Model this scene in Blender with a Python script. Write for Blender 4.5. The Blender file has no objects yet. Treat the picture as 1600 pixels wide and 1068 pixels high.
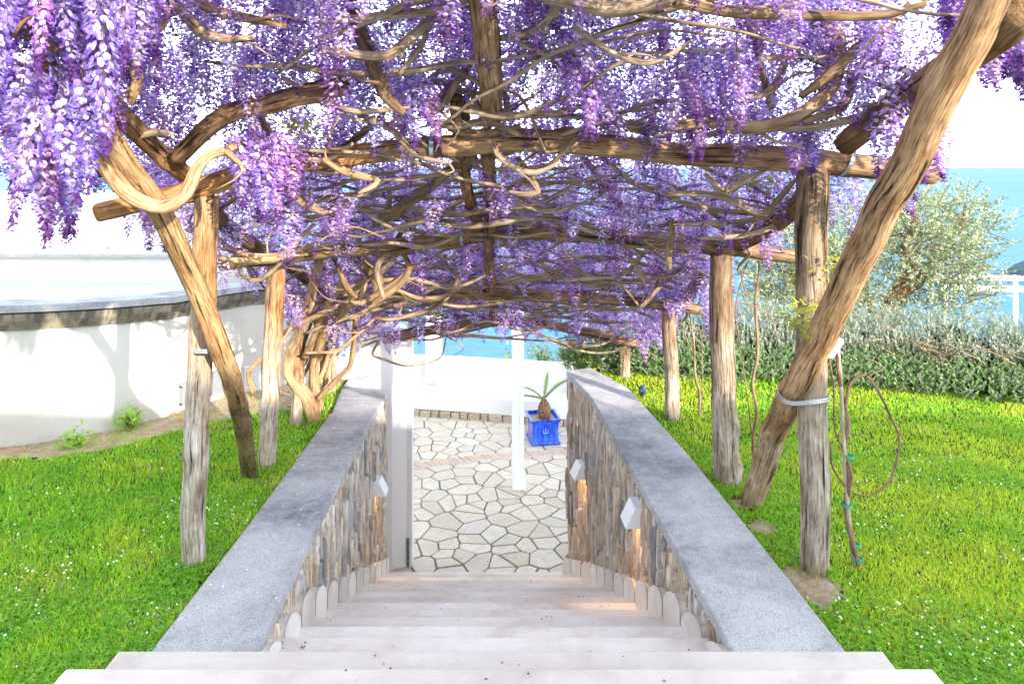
import bpy, math, random
import numpy as np
from mathutils import Vector, Matrix, noise as mn
random.seed(7); rng = np.random.default_rng(7)
S = bpy.context.scene
COL = S.collection
EZ = 4.2                      # eye height above the lower terrace; y = distance in front of the camera
F = 1067.0
R = math.radians

# ------------------------------------------------------------------ camera
cam_d = bpy.data.cameras.new('camera'); cam = bpy.data.objects.new('camera', cam_d); COL.objects.link(cam)
cam.location = (0, 0, EZ); cam.rotation_euler = (R(90), 0, 0)
cam_d.sensor_width = 36.0; cam_d.lens = 36.0*F/1600.0
cam_d.shift_y = -272.0/1600.0
cam_d.clip_start = 0.05; cam_d.clip_end = 400000
S.camera = cam

# ------------------------------------------------------------------ world and sun
SUN_EL, SUN_AZ = 19.0, 143.0          # azimuth clockwise from +Y: behind the camera, to the right
w = bpy.data.worlds.new('World'); S.world = w; w.use_nodes = True
nt = w.node_tree; nt.nodes.clear()
sky = nt.nodes.new('ShaderNodeTexSky'); sky.sky_type = 'NISHITA'; sky.sun_disc = False
sky.sun_elevation = R(SUN_EL); sky.sun_rotation = R(SUN_AZ); sky.altitude = 100; sky.dust_density = 0.6; sky.ozone_density = 1.0
bg = nt.nodes.new('ShaderNodeBackground'); bg.inputs['Strength'].default_value = 0.15
wo = nt.nodes.new('ShaderNodeOutputWorld')
hs = nt.nodes.new('ShaderNodeHueSaturation'); hs.inputs["Saturation"].default_value = .16; hs.inputs['Value'].default_value = 1.0
nt.links.new(sky.outputs[0], hs.inputs['Color'])            # thin high cloud pales the whole sky
tn = nt.nodes.new('ShaderNodeMix'); tn.data_type = 'RGBA'; tn.blend_type = 'MULTIPLY'; tn.inputs[0].default_value = 1; tn.inputs[7].default_value = (.93, 1.0, 1.05, 1)
nt.links.new(hs.outputs[0], tn.inputs[6]); nt.links.new(tn.outputs[2], bg.inputs[0]); nt.links.new(bg.outputs[0], wo.inputs[0])
sd = bpy.data.lights.new('sun', 'SUN'); sd.energy = 2.0; sd.angle = R(0.7); sd.color = (1.0, 0.88, 0.74)
sun = bpy.data.objects.new('sun', sd); COL.objects.link(sun); sun.location = (20, -25, 20)
tosun = Vector((math.sin(R(SUN_AZ))*math.cos(R(SUN_EL)), math.cos(R(SUN_AZ))*math.cos(R(SUN_EL)), math.sin(R(SUN_EL))))
sun.rotation_euler = tosun.to_track_quat('Z', 'Y').to_euler()
S.view_settings.view_transform = 'Standard'; S.view_settings.look = 'None'
S.view_settings.exposure = 2.52; S.view_settings.gamma = 1.0
S.view_settings.use_curve_mapping = False
S.cycles.max_bounces = 8; S.cycles.diffuse_bounces = 6; S.cycles.transmission_bounces = 4; S.cycles.transparent_max_bounces = 6

# ------------------------------------------------------------------ helpers
def P(px, py, D):                       # a point seen at that place of the photo, D metres ahead
    return Vector(((px-800)*D/F, D, EZ+(262-py)*D/F))
def DC(py, o=0.0):                      # distance at which a sight line meets the sloping pergola plane (o above it)
    return (1.82+o)/(0.5+(262-py)/F)
def zbeam(x, y):                        # height of the pergola plane
    return EZ+0.12-0.5*(y-3.4)-0.045*(x+0.1)**2
def lerp_tab(tab, v):
    return float(np.interp(v, [a for a, b in tab], [b for a, b in tab]))
LT = [(1.0,1.86),(2.4,1.955),(3.45,2.01),(4.8,2.1),(5.8,2.16),(6.8,2.22),(9,2.4)]
RT = [(1.0,1.9),(2.4,1.96),(3.4,2.01),(4.4,2.06),(5.7,2.10),(7.0,2.12),(9,2.3)]
def lawn_z(x, y):
    d = lerp_tab(LT, y) if x < 0 else lerp_tab(RT, y)
    return EZ - d + 0.018*mn.noise(Vector((x*1.3, y*1.3, 0))) + 0.006*mn.noise(Vector((x*6, y*6, 3)))

def tag(o, label=None, cat=None, group=None, kind=None):
    if label: o['label'] = label
    if cat: o['category'] = cat
    if group: o['group'] = group
    if kind: o['kind'] = kind
    return o
def empty(name, loc, rz=0.0):
    o = bpy.data.objects.new(name, None); o.empty_display_size = 0.1
    o.location = loc; o.rotation_euler = (0, 0, rz); COL.objects.link(o); return o
def adopt(o, parent):                   # parent, keeping the child where it stands (parents are unrotated, top-level or at identity)
    o.parent = parent
    if parent is not None and parent.type == 'EMPTY':
        o.matrix_parent_inverse = Matrix.Translation(-Vector(parent.location))
    return o

class MB:
    def __init__(s): s.v = []; s.f = []; s.c = []; s.g = []; s.n = 0; s.hasc = False; s.hasg = False
    def add(s, verts, faces, col=None, gc=None):
        verts = np.asarray(verts, float).reshape(-1, 3); k = len(verts)
        s.v.append(verts)
        b = s.n
        s.f.extend([tuple(i+b for i in f) for f in faces])
        if col is None: cc = np.ones((k, 4))
        else:
            cc = np.ones((k, 4)); cc[:, :3] = np.asarray(col, float); s.hasc = True
        s.c.append(cc)
        if gc is None: gg = verts.copy()
        else: gg = np.asarray(gc, float); s.hasg = True
        s.g.append(gg); s.n += k
    def box(s, c, d, rz=0.0, col=None):
        x, y, z = [a/2 for a in d]
        v = np.array([(-x,-y,-z),(x,-y,-z),(x,y,-z),(-x,y,-z),(-x,-y,z),(x,-y,z),(x,y,z),(-x,y,z)])
        cs, sn = math.cos(rz), math.sin(rz)
        v = np.stack([v[:,0]*cs-v[:,1]*sn+c[0], v[:,0]*sn+v[:,1]*cs+c[1], v[:,2]+c[2]], 1)
        s.add(v, [(0,3,2,1),(4,5,6,7),(0,1,5,4),(1,2,6,5),(2,3,7,6),(3,0,4,7)], col)
    def prism(s, poly, z0, z1, col=None):           # poly: list of (x,y) ccw; z1 may be list
        n = len(poly)
        z1l = z1 if hasattr(z1, '__len__') else [z1]*n
        z0l = z0 if hasattr(z0, '__len__') else [z0]*n
        v = [(p[0], p[1], z0l[i]) for i, p in enumerate(poly)]+[(p[0], p[1], z1l[i]) for i, p in enumerate(poly)]
        f = [tuple(reversed(range(n))), tuple(range(n, 2*n))]+[(i, (i+1) % n, n+(i+1) % n, n+i) for i in range(n)]
        s.add(v, f, col)
    def build(s, name, mat, parent=None, smooth=False, bevel=0.0):
        me = bpy.data.meshes.new(name)
        V = np.concatenate(s.v) if s.v else np.zeros((0, 3))
        me.from_pydata(V.tolist(), [], s.f)
        if s.hasc:
            a = me.color_attributes.new('Col', 'FLOAT_COLOR', 'POINT')
            a.data.foreach_set('color', np.concatenate(s.c).ravel().astype(np.float32))
        if s.hasg:
            a = me.attributes.new('gc', 'FLOAT_VECTOR', 'POINT')
            a.data.foreach_set('vector', np.concatenate(s.g).ravel().astype(np.float32))
        if smooth: me.polygons.foreach_set('use_smooth', [True]*len(me.polygons))
        me.materials.append(mat); me.update()
        o = bpy.data.objects.new(name, me); COL.objects.link(o)
        if bevel > 0:
            b = o.modifiers.new('bevel', 'BEVEL'); b.width = bevel; b.segments = 2; b.limit_method = 'ANGLE'
        if parent is not None: adopt(o, parent)
        return o

def fast_mesh(name, V, Fq, mat, parent=None, col=None, smooth=False):   # Fq: int array (m,k)
    me = bpy.data.meshes.new(name)
    m, k = Fq.shape
    me.vertices.add(len(V)); me.vertices.foreach_set('co', V.astype(np.float32).ravel())
    me.loops.add(m*k); me.loops.foreach_set('vertex_index', Fq.astype(np.int32).ravel())
    me.polygons.add(m); me.polygons.foreach_set('loop_start', np.arange(0, m*k, k, dtype=np.int32))
    try: me.polygons.foreach_set('loop_total', np.full(m, k, dtype=np.int32))
    except Exception: pass
    if col is not None:
        a = me.color_attributes.new('Col', 'FLOAT_COLOR', 'POINT')
        cc = np.ones((len(V), 4), np.float32); cc[:, :3] = col
        a.data.foreach_set('color', cc.ravel())
    me.update(calc_edges=True)
    if smooth: me.polygons.foreach_set('use_smooth', [True]*m)
    me.materials.append(mat)
    o = bpy.data.objects.new(name, me); COL.objects.link(o)
    if parent is not None: adopt(o, parent)
    return o

def catmull(pts, rad, step):
    pts = [Vector(p) for p in pts]; n = len(pts)
    if n == 2: pts = [pts[0], pts[0].lerp(pts[1], .5), pts[1]]; rad = [rad[0], (rad[0]+rad[-1])/2, rad[-1]]; n = 3
    if len(rad) != n: rad = list(np.interp(np.linspace(0, 1, n), np.linspace(0, 1, len(rad)), rad))
    o, rr = [], []
    for i in range(n-1):
        p0 = pts[i-1] if i else pts[0]*2-pts[1]
        p1, p2 = pts[i], pts[i+1]
        p3 = pts[i+2] if i+2 < n else pts[-1]*2-pts[-2]
        k = max(2, int((p2-p1).length/step))
        for j in range(k):
            t = j/k; t2 = t*t; t3 = t2*t
            o.append(0.5*((2*p1)+(p2-p0)*t+(2*p0-5*p1+4*p2-p3)*t2+(3*p1-p0-3*p2+p3)*t3))
            rr.append(rad[i]*(1-t)+rad[i+1]*t)
    o.append(pts[-1]); rr.append(rad[-1])
    return o, rr

def tube(mb, pts, rad, sides=8, step=0.06, rough=0.0, wobble=0.0, col=None, colf=None, knots=0, cap=True, flat=1.0):
    if not hasattr(rad, '__len__'): rad = [rad, rad]
    C, RR = catmull(pts, list(rad), step)
    off = random.uniform(0, 50)
    if wobble:
        for i, c in enumerate(C):
            C[i] = c+wobble*Vector((mn.noise(Vector((i*step*4, off, 0))), mn.noise(Vector((i*step*4, off, 5))), mn.noise(Vector((i*step*4, off, 9)))))
    n = len(C)
    T = [(C[min(i+1, n-1)]-C[max(i-1, 0)]).normalized() for i in range(n)]
    up = Vector((0, 0, 1)) if abs(T[0].z) < .9 else Vector((0, 1, 0))
    N = (up-T[0]*up.dot(T[0])).normalized()
    kn = [(random.uniform(.1, .9)*n, random.uniform(0, 6.28)) for _ in range(knots)]
    V, G, CC = [], [], []
    s = off
    for i in range(n):
        if i: s += (C[i]-C[i-1]).length
        N = (N-T[i]*N.dot(T[i])).normalized(); B = T[i].cross(N)
        for j in range(sides):
            a = 2*math.pi*j/sides
            ca, sa = math.cos(a), math.sin(a)
            r = RR[i]
            if rough:
                q = mn.noise(Vector((ca*1.6, sa*1.6, s*1.5)))
                q2 = mn.noise(Vector((ca*4.5, sa*4.5, s*1.1+7)))
                r *= 1+rough*(1.0*q-1.3*max(0, q2-.15)+.25*mn.noise(Vector((ca*7, sa*7, s*9))))
                for ki, ka in kn:
                    d = ((i-ki)*step/.05)**2+(math.remainder(a-ka, 6.2832)/.45)**2
                    r *= 1+.22*math.exp(-d)
            V.append(C[i]+(N*ca+B*sa*flat)*r)
            G.append((ca*RR[i], sa*RR[i], s))
            if colf: CC.append(colf(i/(n-1), V[-1]))
    f = [(i*sides+j, i*sides+(j+1) % sides, (i+1)*sides+(j+1) % sides, (i+1)*sides+j) for i in range(n-1) for j in range(sides)]
    V = [tuple(v) for v in V]
    if cap:
        V.append(tuple(C[0]-T[0]*RR[0]*.08)); V.append(tuple(C[-1]+T[-1]*RR[-1]*.08))
        G.append((0, 0, off)); G.append((0, 0, s))
        if colf: CC += [CC[0], CC[-1]]
        a, b = n*sides, n*sides+1
        f += [(a, (j+1) % sides, j) for j in range(sides)]+[(b, (n-1)*sides+j, (n-1)*sides+(j+1) % sides) for j in range(sides)]
    mb.add(V, f, CC if colf else col, G)
    return C

# ------------------------------------------------------------------ materials
def mat(name):
    m = bpy.data.materials.new(name); m.use_nodes = True
    nt = m.node_tree; nt.nodes.clear(); return m, nt
class NB:
    def __init__(s, name): s.m, s.t = mat(name); s.out = s.t.nodes.new('ShaderNodeOutputMaterial')
    def n(s, typ, **kw):
        o = s.t.nodes.new(typ)
        for k, v in kw.items():
            if k.startswith('i_'): o.inputs[k[2:].replace('_', ' ')].default_value = v
            else: setattr(o, k, v)
        return o
    def l(s, a, b): s.t.links.new(a, b)
    def coord(s, kind='Object', scale=(1,1,1)):
        if kind in ('gc',):
            c = s.n('ShaderNodeAttribute', attribute_name='gc'); o = c.outputs['Vector']
        elif kind == 'World':
            c = s.n('ShaderNodeNewGeometry'); o = c.outputs['Position']
        else:
            c = s.n('ShaderNodeTexCoord'); o = c.outputs[kind]
        mp = s.n('ShaderNodeMapping'); mp.inputs['Scale'].default_value = scale
        s.l(o, mp.inputs['Vector']); return mp.outputs[0]
    def noise(s, vec, scale, detail=4, rough=.55, dist=0.0):
        n = s.n('ShaderNodeTexNoise'); n.inputs['Scale'].default_value = scale; n.inputs['Detail'].default_value = detail
        n.inputs['Roughness'].default_value = rough; n.inputs['Distortion'].default_value = dist
        s.l(vec, n.inputs['Vector']); return n.outputs['Fac']
    def ramp(s, fac, stops, interp='LINEAR'):
        r = s.n('ShaderNodeValToRGB'); r.color_ramp.interpolation = interp
        e = r.color_ramp.elements
        while len(e) > 1: e.remove(e[-1])
        e[0].position = stops[0][0]; e[0].color = (*stops[0][1], 1)
        for p, c in stops[1:]:
            q = e.new(p); q.color = (*c, 1)
        s.l(fac, r.inputs[0]); return r.outputs[0]
    def mix(s, fac, a, b, mode='MIX'):
        m = s.n('ShaderNodeMix', data_type='RGBA', blend_type=mode)
        for sock, v in ((m.inputs[0], fac), (m.inputs[6], a), (m.inputs[7], b)):
            if isinstance(v, (int, float)): sock.default_value = v
            elif isinstance(v, tuple): sock.default_value = (*v, 1)
            else: s.l(v, sock)
        return m.outputs[2]
    def bump(s, h, strength=.4, dist=.01):
        b = s.n('ShaderNodeBump'); b.inputs['Strength'].default_value = strength; b.inputs['Distance'].default_value = dist
        s.l(h, b.inputs['Height']); return b.outputs[0]
    def finish(s, color, rough=.8, normal=None, spec=.3, metal=0.0, **kw):
        p = s.n('ShaderNodeBsdfPrincipled')
        if isinstance(color, tuple): p.inputs['Base Color'].default_value = (*color, 1)
        else: s.l(color, p.inputs['Base Color'])
        if isinstance(rough, (int, float)): p.inputs['Roughness'].default_value = rough
        else: s.l(rough, p.inputs['Roughness'])
        p.inputs['Specular IOR Level'].default_value = spec; p.inputs['Metallic'].default_value = metal
        if normal is not None: s.l(normal, p.inputs['Normal'])
        s.l(p.outputs[0], s.out.inputs[0]); return s.m
    def leafy(s, color, trans=.4, rough=.5, spec=.0, tcol=None):
        d = s.n('ShaderNodeBsdfDiffuse'); t = s.n('ShaderNodeBsdfTranslucent'); mx = s.n('ShaderNodeMixShader')
        mx.inputs[0].default_value = trans
        s.l(color, d.inputs[0]); s.l(tcol if tcol is not None else color, t.inputs[0]); s.l(d.outputs[0], mx.inputs[1]); s.l(t.outputs[0], mx.inputs[2])
        o = mx.outputs[0]
        if spec > 0:
            g = s.n('ShaderNodeBsdfGlossy'); g.inputs['Roughness'].default_value = rough
            m2 = s.n('ShaderNodeMixShader'); m2.inputs[0].default_value = spec
            s.l(o, m2.inputs[1]); s.l(g.outputs[0], m2.inputs[2]); o = m2.outputs[0]
        s.l(o, s.out.inputs[0]); return s.m
M = {}
def wood(name, base, light, dark, crack=(.030,.020,.014), fs=125, bs=1.0, crk=.41):
    b = NB(name)
    v = b.coord('gc', (1, 1, .075)); v2 = b.coord('gc', (1, 1, .055)); v3 = b.coord('gc', (1, 1, .45))
    fib = b.noise(v, fs, 7, .68); fib2 = b.noise(v2, fs*2.2, 4, .6); big = b.noise(v3, 11, 6, .65, .5); cr = b.noise(v2, fs*.38, 5, .62, .4)
    c = b.ramp(big, [(.30, dark), (.47, base), (.66, light)])
    c = b.mix(1.0, c, b.ramp(fib, [(.33, (.22,.19,.17)), (.47, (.82,.80,.79)), (.58, (1.0,1.0,1.0)), (.72, (1.35,1.34,1.33))]), 'MULTIPLY')
    c = b.mix(1.0, c, b.ramp(fib2, [(.34, (.62,.60,.58)), (.5, (1,1,1))]), 'MULTIPLY')
    a = b.n('ShaderNodeAttribute', attribute_name='Col')
    c = b.mix(1.0, c, a.outputs['Color'], 'MULTIPLY')
    crf = b.ramp(cr, [(crk-.05, (1,1,1)), (crk, (0,0,0))])
    c = b.mix(crf, c, crack)
    h = b.mix(.5, fib, b.ramp(cr, [(crk-.08, (0,0,0)), (crk+.04, (1,1,1))]))
    M[name] = b.finish(c, .8, b.bump(h, bs, .02), .2)
wood('log_wood', (.34,.235,.145), (.47,.36,.255), (.17,.105,.06))
wood('vine_bark', (.27,.21,.15), (.38,.31,.235), (.13,.09,.055), fs=95, bs=.9, crk=.36)

b = NB('wisteria_petal')
a = b.n('ShaderNodeAttribute', attribute_name='Col')
oi = b.n('ShaderNodeObjectInfo')
tint = b.ramp(oi.outputs['Random'], [(0, (.92,.90,1.04)), (.45, (1.0,1.0,1.0)), (.8, (1.08,.98,1.0)), (1, (1.16,1.0,.98))])
M['petal'] = b.leafy(b.mix(1.0, a.outputs['Color'], tint, 'MULTIPLY'), .62)
for nm, tr, sp in (('grass_blade', .45, .03), ('leaf', .4, .06), ('needle', .25, .05), ('olive_leaf', .3, .06)):
    b = NB(nm); a = b.n('ShaderNodeAttribute', attribute_name='Col')
    M[nm] = b.leafy(a.outputs['Color'], tr, .45, sp)

def stucco(name, col, dirt, amt=.35, sc=1.2, bs=.15):
    b = NB(name); v = b.coord('World')
    big = b.noise(v, sc, 6, .65); fine = b.noise(v, 60, 3, .6); st = b.noise(b.coord('World', (1,1,.15)), 7, 5, .6)
    c = b.mix(b.ramp(big, [(.42, (0,0,0)), (.75, (amt,)*3)]), col, dirt)
    c = b.mix(b.ramp(st, [(.56, (0,0,0)), (.8, (amt*.8,)*3)]), c, dirt)
    M[name] = b.finish(c, .85, b.bump(b.mix(.5, fine, b.noise(v, 9, 3)), bs, .01), .2)
stucco('white_plaster', (.76,.76,.775), (.60,.58,.55), .25)
stucco('cream_plaster', (.64,.62,.585), (.42,.38,.325), .7, 1.1, .4)
stucco('roof_paint', (.58,.59,.61), (.42,.43,.45), .8, .6, .1)
stucco('lifted_white', (.84,.84,.85), (.74,.73,.71), .2)
b = NB('white_paint'); v = b.coord('Object')
M['white_paint'] = b.finish(b.mix(b.ramp(b.noise(v, 14, 5), [(.5, (0,0,0)), (.8, (.25,)*3)]), (.78,.79,.81), (.6,.6,.6)), .35, b.bump(b.noise(v, 30), .05, .003), .5)

# dark volcanic coping stone
b = NB('grey_stone'); v = b.coord('World')
big = b.noise(v, 2.0, 6, .65, .4); mid = b.noise(v, 18, 5, .65); sp = b.noise(v, 210, 2, .6)
c = b.ramp(big, [(.3, (.20,.21,.235)), (.45, (.34,.35,.375)), (.62, (.52,.53,.55)), (.8,(.64,.64,.65))])
c = b.mix(b.ramp(mid, [(.45, (0,0,0)), (.75, (.6,)*3)]), c, (.60,.60,.61))
c = b.mix(b.ramp(sp, [(.38, (.75,)*3), (.47, (0,0,0))]), c, (.09,.095,.105))
M['grey_stone'] = b.finish(c, .8, b.bump(b.mix(.6, mid, sp), .55, .008), .3)
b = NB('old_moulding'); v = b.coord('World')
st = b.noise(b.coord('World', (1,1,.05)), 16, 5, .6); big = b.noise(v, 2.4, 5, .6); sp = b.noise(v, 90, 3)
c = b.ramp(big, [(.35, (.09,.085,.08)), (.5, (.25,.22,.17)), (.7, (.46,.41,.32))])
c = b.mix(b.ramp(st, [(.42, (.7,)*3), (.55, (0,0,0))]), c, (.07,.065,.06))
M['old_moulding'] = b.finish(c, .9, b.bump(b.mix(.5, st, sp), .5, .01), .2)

# step stone: pale pinkish travertine
b = NB('step_stone'); v = b.coord('World')
big = b.noise(v, 2.2, 6, .6, .5); ve = b.noise(b.coord('World', (.35,1.2,1)), 12, 6, .65, .6); fi = b.noise(v, 120, 3)
c = b.ramp(big, [(.3, (.54,.47,.42)), (.47, (.70,.655,.61)), (.7, (.78,.76,.73))])
c = b.mix(1.0, c, b.ramp(b.n('ShaderNodeObjectInfo').outputs['Random'], [(0, (.84,.82,.80)), (1, (1.06,1.06,1.06))]), 'MULTIPLY')
c = b.mix(b.ramp(ve, [(.52, (0,0,0)), (.72, (.55,)*3)]), c, (.55,.44,.38))
c = b.mix(b.ramp(fi, [(.28, (.5,)*3), (.36, (0,0,0))]), c, (.36,.30,.27))
M['step_stone'] = b.finish(c, .55, b.bump(b.mix(.5, ve, fi), .25, .004), .35)
# flagstone
b = NB('flagstone'); v = b.coord('World'); oi = b.n('ShaderNodeObjectInfo')
c = b.ramp(oi.outputs['Random'], [(0, (.58,.50,.42)), (.35, (.70,.63,.55)), (.7, (.63,.55,.46)), (.9, (.60,.56,.51)), (1, (.74,.68,.60))])
c = b.mix(b.ramp(b.noise(v, 9, 6, .65), [(.42, (0,0,0)), (.75, (.5,)*3)]), c, (.44,.38,.31))
M['flagstone'] = b.finish(c, .75, b.bump(b.noise(v, 28, 5), .4, .006), .25)
b = NB('grout'); v = b.coord('World')
M['grout'] = b.finish(b.ramp(b.noise(v, 12, 6, .7), [(.3, (.15,.135,.12)), (.7, (.30,.27,.24))]), .95, b.bump(b.noise(v, 90, 3), .5, .004), .1)
flat_bed = NB('bed'); M['bed'] = flat_bed.finish((.60,.54,.48), .9, None, .1)
# schist slivers
b = NB('schist'); oi = b.n('ShaderNodeObjectInfo'); v = b.coord('World', (1,1,.16)); v2 = b.coord('World')
c = b.ramp(oi.outputs['Random'], [(0, (.19,.195,.21)), (.15, (.35,.345,.34)), (.3, (.52,.48,.43)), (.42, (.38,.28,.20)), (.56, (.58,.50,.40)), (.7, (.43,.42,.42)), (.82, (.48,.36,.25)), (1, (.62,.57,.50))])
c = b.mix(1.0, c, b.ramp(b.noise(v, 45, 7, .7), [(.3, (.42,.40,.38)), (.5, (1.15,1.15,1.15)), (.7, (1.65,1.62,1.6))]), 'MULTIPLY')
c = b.mix(b.ramp(b.noise(v2, 5, 4), [(.55, (0,0,0)), (.75, (.4,)*3)]), c, (.42,.26,.13))
M['schist'] = b.finish(c, .8, b.bump(b.noise(v, 60, 5), .8, .01), .25)
b = NB('mortar_dark'); v = b.coord('World')
M['mortar'] = b.finish(b.ramp(b.noise(v, 30, 5), [(.3, (.035,.03,.026)), (.7, (.10,.085,.07))]), .95, b.bump(b.noise(v, 60), .5, .01), .1)
b = NB('rubble'); v = b.coord('World'); oi = b.n('ShaderNodeObjectInfo')
c = b.mix(oi.outputs['Random'], (.42,.34,.24), (.58,.50,.38))
M['rubble'] = b.finish(b.mix(b.ramp(b.noise(v, 25, 5), [(.4, (0,0,0)), (.7, (.6,)*3)]), c, (.22,.17,.12)), .9, b.bump(b.noise(v, 30, 5), .7, .01), .2)
b = NB('terracotta'); oi = b.n('ShaderNodeObjectInfo')
M['terracotta'] = b.finish(b.mix(oi.outputs['Random'], (.55,.34,.27), (.66,.46,.38)), .85, b.bump(b.noise(b.coord('World'), 60), .3, .004), .2)
# soils
b = NB('lawn_soil'); v = b.coord('World')
M['lawn_soil'] = b.finish(b.ramp(b.noise(v, 3.5, 7, .7), [(.3, (.035,.06,.012)), (.5, (.06,.095,.018)), (.7, (.13,.12,.05))]), .95, b.bump(b.noise(v, 40, 4), .6, .02), .1)
b = NB('bare_soil'); v = b.coord('World')
M['bare_soil'] = b.finish(b.ramp(b.noise(v, 9, 8, .75), [(.3, (.30,.20,.13)), (.5, (.50,.37,.27)), (.7, (.66,.55,.45))]), .95, b.bump(b.noise(v, 45, 6, .7), .9, .03), .1)
b = NB('hillside'); v = b.coord('World')
M['hillside'] = b.finish(b.ramp(b.noise(v, .5, 7, .7), [(.3, (.03,.05,.015)), (.7, (.10,.12,.05))]), .95, None, .1)
# glaze
b = NB('blue_glaze'); v = b.coord('Object', (1,1,.22)); n1 = b.noise(v, 26, 5, .6)
c = b.ramp(n1, [(.35, (.006,.02,.30)), (.5, (.01,.06,.62)), (.68, (.02,.22,.80))])
M['blue_glaze'] = b.finish(c, .12, b.bump(n1, .15, .004), .6)
b = NB('emblem'); M['emblem'] = b.finish((.18,.42,.85), .2, None, .5)
b = NB('cycad_trunk'); v = b.coord('Object')
vo = b.n('ShaderNodeTexVoronoi'); vo.inputs['Scale'].default_value = 45; b.l(v, vo.inputs['Vector'])
M['cycad_trunk'] = b.finish(b.ramp(vo.outputs['Distance'], [(.1, (.46,.27,.15)), (.6, (.12,.06,.035))]), .9, b.bump(vo.outputs['Distance'], -.9, .012), .2)
def flat(name, col, rough=.6, metal=0, spec=.4, var=0.0):
    b = NB(name)
    if var:
        v = b.coord('Object'); c = b.mix(b.ramp(b.noise(v, 22, 5), [(.35, (0,0,0)), (.7, (var,)*3)]), col, tuple(x*.4 for x in col))
        M[name] = b.finish(c, rough, b.bump(b.noise(v, 60), .2, .003), spec, metal)
    else: M[name] = b.finish(col, rough, None, spec, metal)
flat('strap_metal', (.30,.36,.42), .45, .7, .5, .5); flat('wire_metal', (.52,.54,.55), .4, .6, .5, .3)
flat('black_strap', (.02,.015,.015), .6); flat('lamp_white', (.80,.82,.85), .4, 0, .4, .12)
flat('hinge', (.22,.23,.24), .4, .7, .5, .4); flat('tag_card', (.82,.80,.78), .6, 0, .3, .12); flat('ink', (.18,.16,.18), .8)
flat('green_tie', (.05,.32,.20), .6); flat('spot_blue', (.05,.10,.20), .35, .1, .5, .4); flat('louvre', (.74,.75,.77), .45, 0, .4, .15)
flat('bamboo', (.50,.42,.33), .7, 0, .2, .4); flat('purple_debris', (.09,.035,.11), .8); flat('roof_edge', (.42,.40,.37), .8, 0, .2, .4)
flat('daisy_white', (.85,.85,.85), .7); flat('daisy_yellow', (.75,.5,.05), .7); flat('bulb_dark', (.02,.02,.025), .3); flat('far_rock', (.06,.10,.13), .9, 0, .1, .5)
flat('seafoam', (.7,.75,.78), .8)
b = NB('lamp_glow'); e = b.n('ShaderNodeEmission'); e.inputs[0].default_value = (1, .50, .12, 1); e.inputs[1].default_value = 4; b.l(e.outputs[0], b.out.inputs[0]); M['lamp_glow'] = b.m
b = NB('tile_blue'); v = b.coord('Object')
M['tile_blue'] = b.finish(b.ramp(b.noise(v, 26, 3, .6, 1.2), [(.42, (.02,.10,.45)), (.5, (.08,.30,.62)), (.56, (.65,.72,.75))]), .2, None, .5)
# sea
b = NB('sea_water'); v = b.coord('World', (1, 1, 1)); geo = b.n('ShaderNodeNewGeometry')
n1 = b.noise(b.coord('World', (.05,.035,1)), 1.2, 6, .65); n2 = b.noise(b.coord('World', (.0009,.00035,1)), 1.0, 5, .6)
c = b.mix(b.ramp(n2, [(.4, (0,0,0)), (.65, (1,1,1))]), (.028,.145,.285), (.048,.20,.36))
c = b.mix(b.ramp(n1, [(.4, (0,0,0)), (.7, (.5,)*3)]), c, (.06,.21,.38))
M['sea'] = b.finish(c, .5, b.bump(n1, .8, 2.0), .10)

# ------------------------------------------------------------------ setting: sea, hillside, headland
mb = MB()
ys = [60, 150, 400, 1000, 3000, 9000, 30000, 90000, 220000]
V = []; Fc = []
for y in ys:
    for sx in (-1, -.3, .3, 1): V.append((sx*max(y*1.6, 900), y, EZ-100))
for i in range(len(ys)-1):
    for j in range(3): Fc.append((i*4+j, i*4+j+1, i*4+j+5, i*4+j+4))
V += [(-220000, -220000, EZ-100), (220000, -220000, EZ-100), (900, 60, EZ-100), (-900, 60, EZ-100)]
k = len(ys)*4
Fc += [(k, k+1, k+2, k+3)]
mb.add(V, Fc); tag(mb.build('sea', M['sea']), kind='structure')
mb = MB()
gx = np.linspace(-60, 60, 61); gy = np.concatenate([np.linspace(7.6, 14, 20), np.linspace(15, 130, 40)])
V = []
for y in gy:
    for x in gx:
        base = EZ-3.3-0.95*(y-7.6)+1.2*mn.noise(Vector((x*.12, y*.12, 2)))*min(1, (y-7.6)/6)
        if y < 12.4 and abs(x) < 5: base = min(base, -0.6)
        V.append((x, y, base))
n = len(gx)
mb.add(V, [(j*n+i, j*n+i+1, (j+1)*n+i+1, (j+1)*n+i) for j in range(len(gy)-1) for i in range(n-1)])
tag(mb.build('hillside', M['hillside'], smooth=True), kind='structure')
mb = MB()
hp = P(1640, 424, 620)
V = []; nn = 26
for j in range(7):
    for i in range(nn):
        t = i/(nn-1); a = 2*math.pi*t
        r = (1-j/6.5)
        V.append((hp.x+42*r*math.cos(a)*(1+.25*mn.noise(Vector((math.cos(a)*2, math.sin(a)*2, j*.3)))), hp.y+30*r*math.sin(a), EZ-100.3+24*(j/6)**.7*(1+.3*mn.noise(Vector((math.cos(a), math.sin(a), j))))))
mb.add(V, [(j*nn+i, j*nn+i+1, (j+1)*nn+i+1, (j+1)*nn+i) for j in range(6) for i in range(nn-1)])
tag(mb.build('headland', M['far_rock']), kind='structure')

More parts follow.
